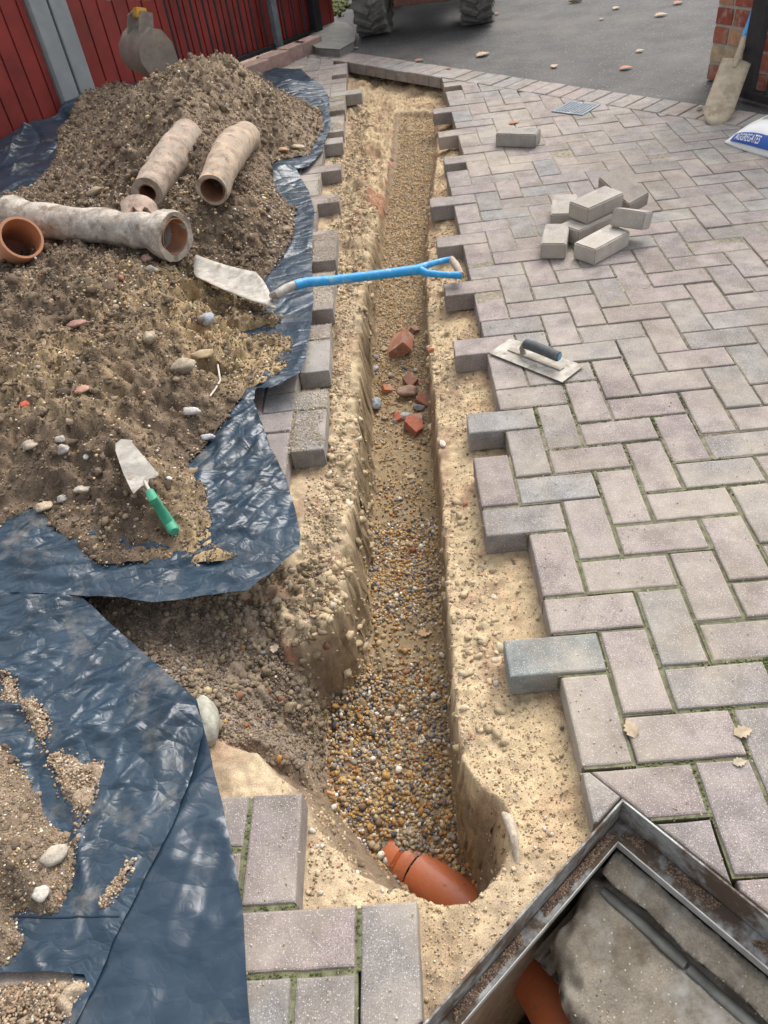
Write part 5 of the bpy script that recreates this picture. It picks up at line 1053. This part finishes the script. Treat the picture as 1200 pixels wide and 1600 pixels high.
F += [(0, n, 3*n, 2*n), (n-1, 3*n-1, 4*n-1, 2*n-1)]
m.add(V, F); bo = m.build('bucket', M_buck, dg, True)
for s_ in (-Wb/2, Wb/2):
    m = MB(); o1 = s_+(.006 if s_ > 0 else -.006); pr3 = prf+[(.11, -.05), (.10, .08), (.05, .20)]; V = [bp_(a, b, q) for q in (s_, o1) for (a, b) in pr3]; n3 = len(pr3)
    m.add(V, [tuple(range(n3)), tuple(range(2*n3-1, n3-1, -1))]+[(k, (k+1) % n3, n3+(k+1) % n3, n3+k) for k in range(n3)]); m.build('side_plate', M_buck, bo)
for s_ in (-.085, .075):
    m = MB(); V = [bp_(a, b, q) for q in (s_, s_+.014) for (a, b) in [(-.10, .16), (.03, .22), (.05, .33), (.0, .36), (-.05, .33)]]; m.add(V, [(0, 1, 2, 3, 4), (9, 8, 7, 6, 5)]+[(k, (k+1) % 5, 5+(k+1) % 5, 5+k) for k in range(5)]); m.build('bucket_ear', M_buck, bo)
for k in range(4):
    m = MB(); q = bp_(.13, -.205, -Wb/2+.04+k*(Wb-.08)/3); m.box(q, (.08, .03, .02), frame(bfw), .004); m.build('tooth', M_buck, bo)
ar0 = bp_(0, .32, 0); a1 = np.array([-1.55, 4.6, 1.55])-off; 
a1 = ar0+np.array([.16, .30, 1.05]); 
m = MB(); m.tube([bp_(0, .32, -.07), bp_(0, .32, .07)], .022, 12); m.build('pivot_pin', M_buck, dg, True)
m = MB(); dA = (a1-ar0)/np.linalg.norm(a1-ar0); RA = frame(dA, tuple(bfw)); m.box((ar0+a1)/2+dA*.06, (np.linalg.norm(a1-ar0)*.98, .09, .12), RA, .01); m.build('arm', M_yel, dg)
m = MB(); m.box(ar0+dA*.01, (.05, .05, .06), RA, .008); m.build('arm_end', M_yel, dg)
m = MB(); m.tube([ar0+np.array([-.10, -.12, .10]), ar0+np.array([-.06, -.05, .95])], .022, 12); m.build('ram', mat('chrome_ram', (.3, .3, .3), metal=.8, rough=.3), dg, True)
m = MB(); b2 = np.array(dpnt(-.1, .2, 1.25)); hb = np.array([a1[0]*.5+b2[0]*.5, a1[1]*.5+b2[1]*.5, 2.2]); m.tube([a1, hb, b2], .07, 8, flat=1.3); m.build('boom', M_yel, dg)
# ------------------------------------------------------------------ fallen leaves and bits
def leaf(u, v, s, col, label, rz=0., curl=.22):
    p = top(u, v); m = MB(); n = 9; V = []; 
    for k in range(n+1):
        t_ = k/n; w_ = .38*math.sin(math.pi*t_**.8)*(1-.35*(k % 2)); z = curl*(.25-(t_-.5)**2)
        V += [(t_-.5, -w_, z+.12*w_), (t_-.5, 0, z), (t_-.5, w_, z+.12*w_)]
    V = np.array(V)*s*.74; F = []
    for k in range(n): F += [(3*k, 3*k+3, 3*k+4, 3*k+1), (3*k+1, 3*k+4, 3*k+5, 3*k+2)]
    m.add(V, F, col); o = m.build('leaf', M_leaf); md = o.modifiers.new('s', 'SOLIDIFY'); md.thickness = .0006; o.location = (p[0], p[1], p[2]+.003); o.rotation_euler = (0, 0, rz); tag(o, label, 'leaf', 'fallen leaves'); return o
TN = (.4, .3, .19); OR = (.36, .17, .085); LV = [(985,1140,.055,(.36,.28,.19),'pale curled leaf beside the slate-grey block in the near paving',1.7),(1160,1146,.05,(.38,.3,.2),'cream leaf across a joint at the right edge of the near paving',.2),(1155,1193,.035,(.38,.32,.23),'thin pale leaf scrap just below the cream leaf at the right edge',.1),
 (755,86,.15,TN,'large tan oak leaf on the asphalt near the soldier course',.5),(655,95,.09,OR,'orange-brown leaf on the asphalt edge above the trench end',.2),(702,108,.06,(.38,.12,.08),'dark red leaf on the soldier course at the trench corner',.1),(866,104,.09,TN,'upright-looking tan leaf on the asphalt right of the oak leaf',1.3),
 (1033,24,.13,TN,'tan leaf at the top of the asphalt, nearer the pier',.1),(963,13,.1,TN,'pale leaf at the very top of the asphalt',.8),(978,107,.11,OR,'long orange leaf on the asphalt close to the paving edge',.1),(1000,80,.08,TN,'thin brown leaf in the middle of the right asphalt',.3),
 (775,22,.09,OR,'brown leaf beside the right tyre',.4),(537,72,.1,OR,'orange leaf in front of the flat stone slab',.2),(556,76,.07,TN,'tan leaf scrap right of the slab',.0),(430,1013,.045,(.5,.4,.28),'small curled tan leaf on the sand lip of the side pit',1.4),(665,990,.055,(.46,.3,.16),'brown leaf half buried in the trench gravel',.1),(610,645-60,.03,TN,'tiny leaf scrap in the trench rubble',.3),
 (803,193,.08,OR,'faint orange leaf on the far paving near the lone block',.1),(1060,5,.12,OR,'rusty leaf at the top right of the asphalt',.5),(940,30,.06,(.3,.22,.15),'brown leaf high up between the digger and pier',.9)]
for (u, v, s, c, lab, rz) in LV: leaf(u, v, s, c, lab, rz)
print('objects', len(bpy.data.objects))
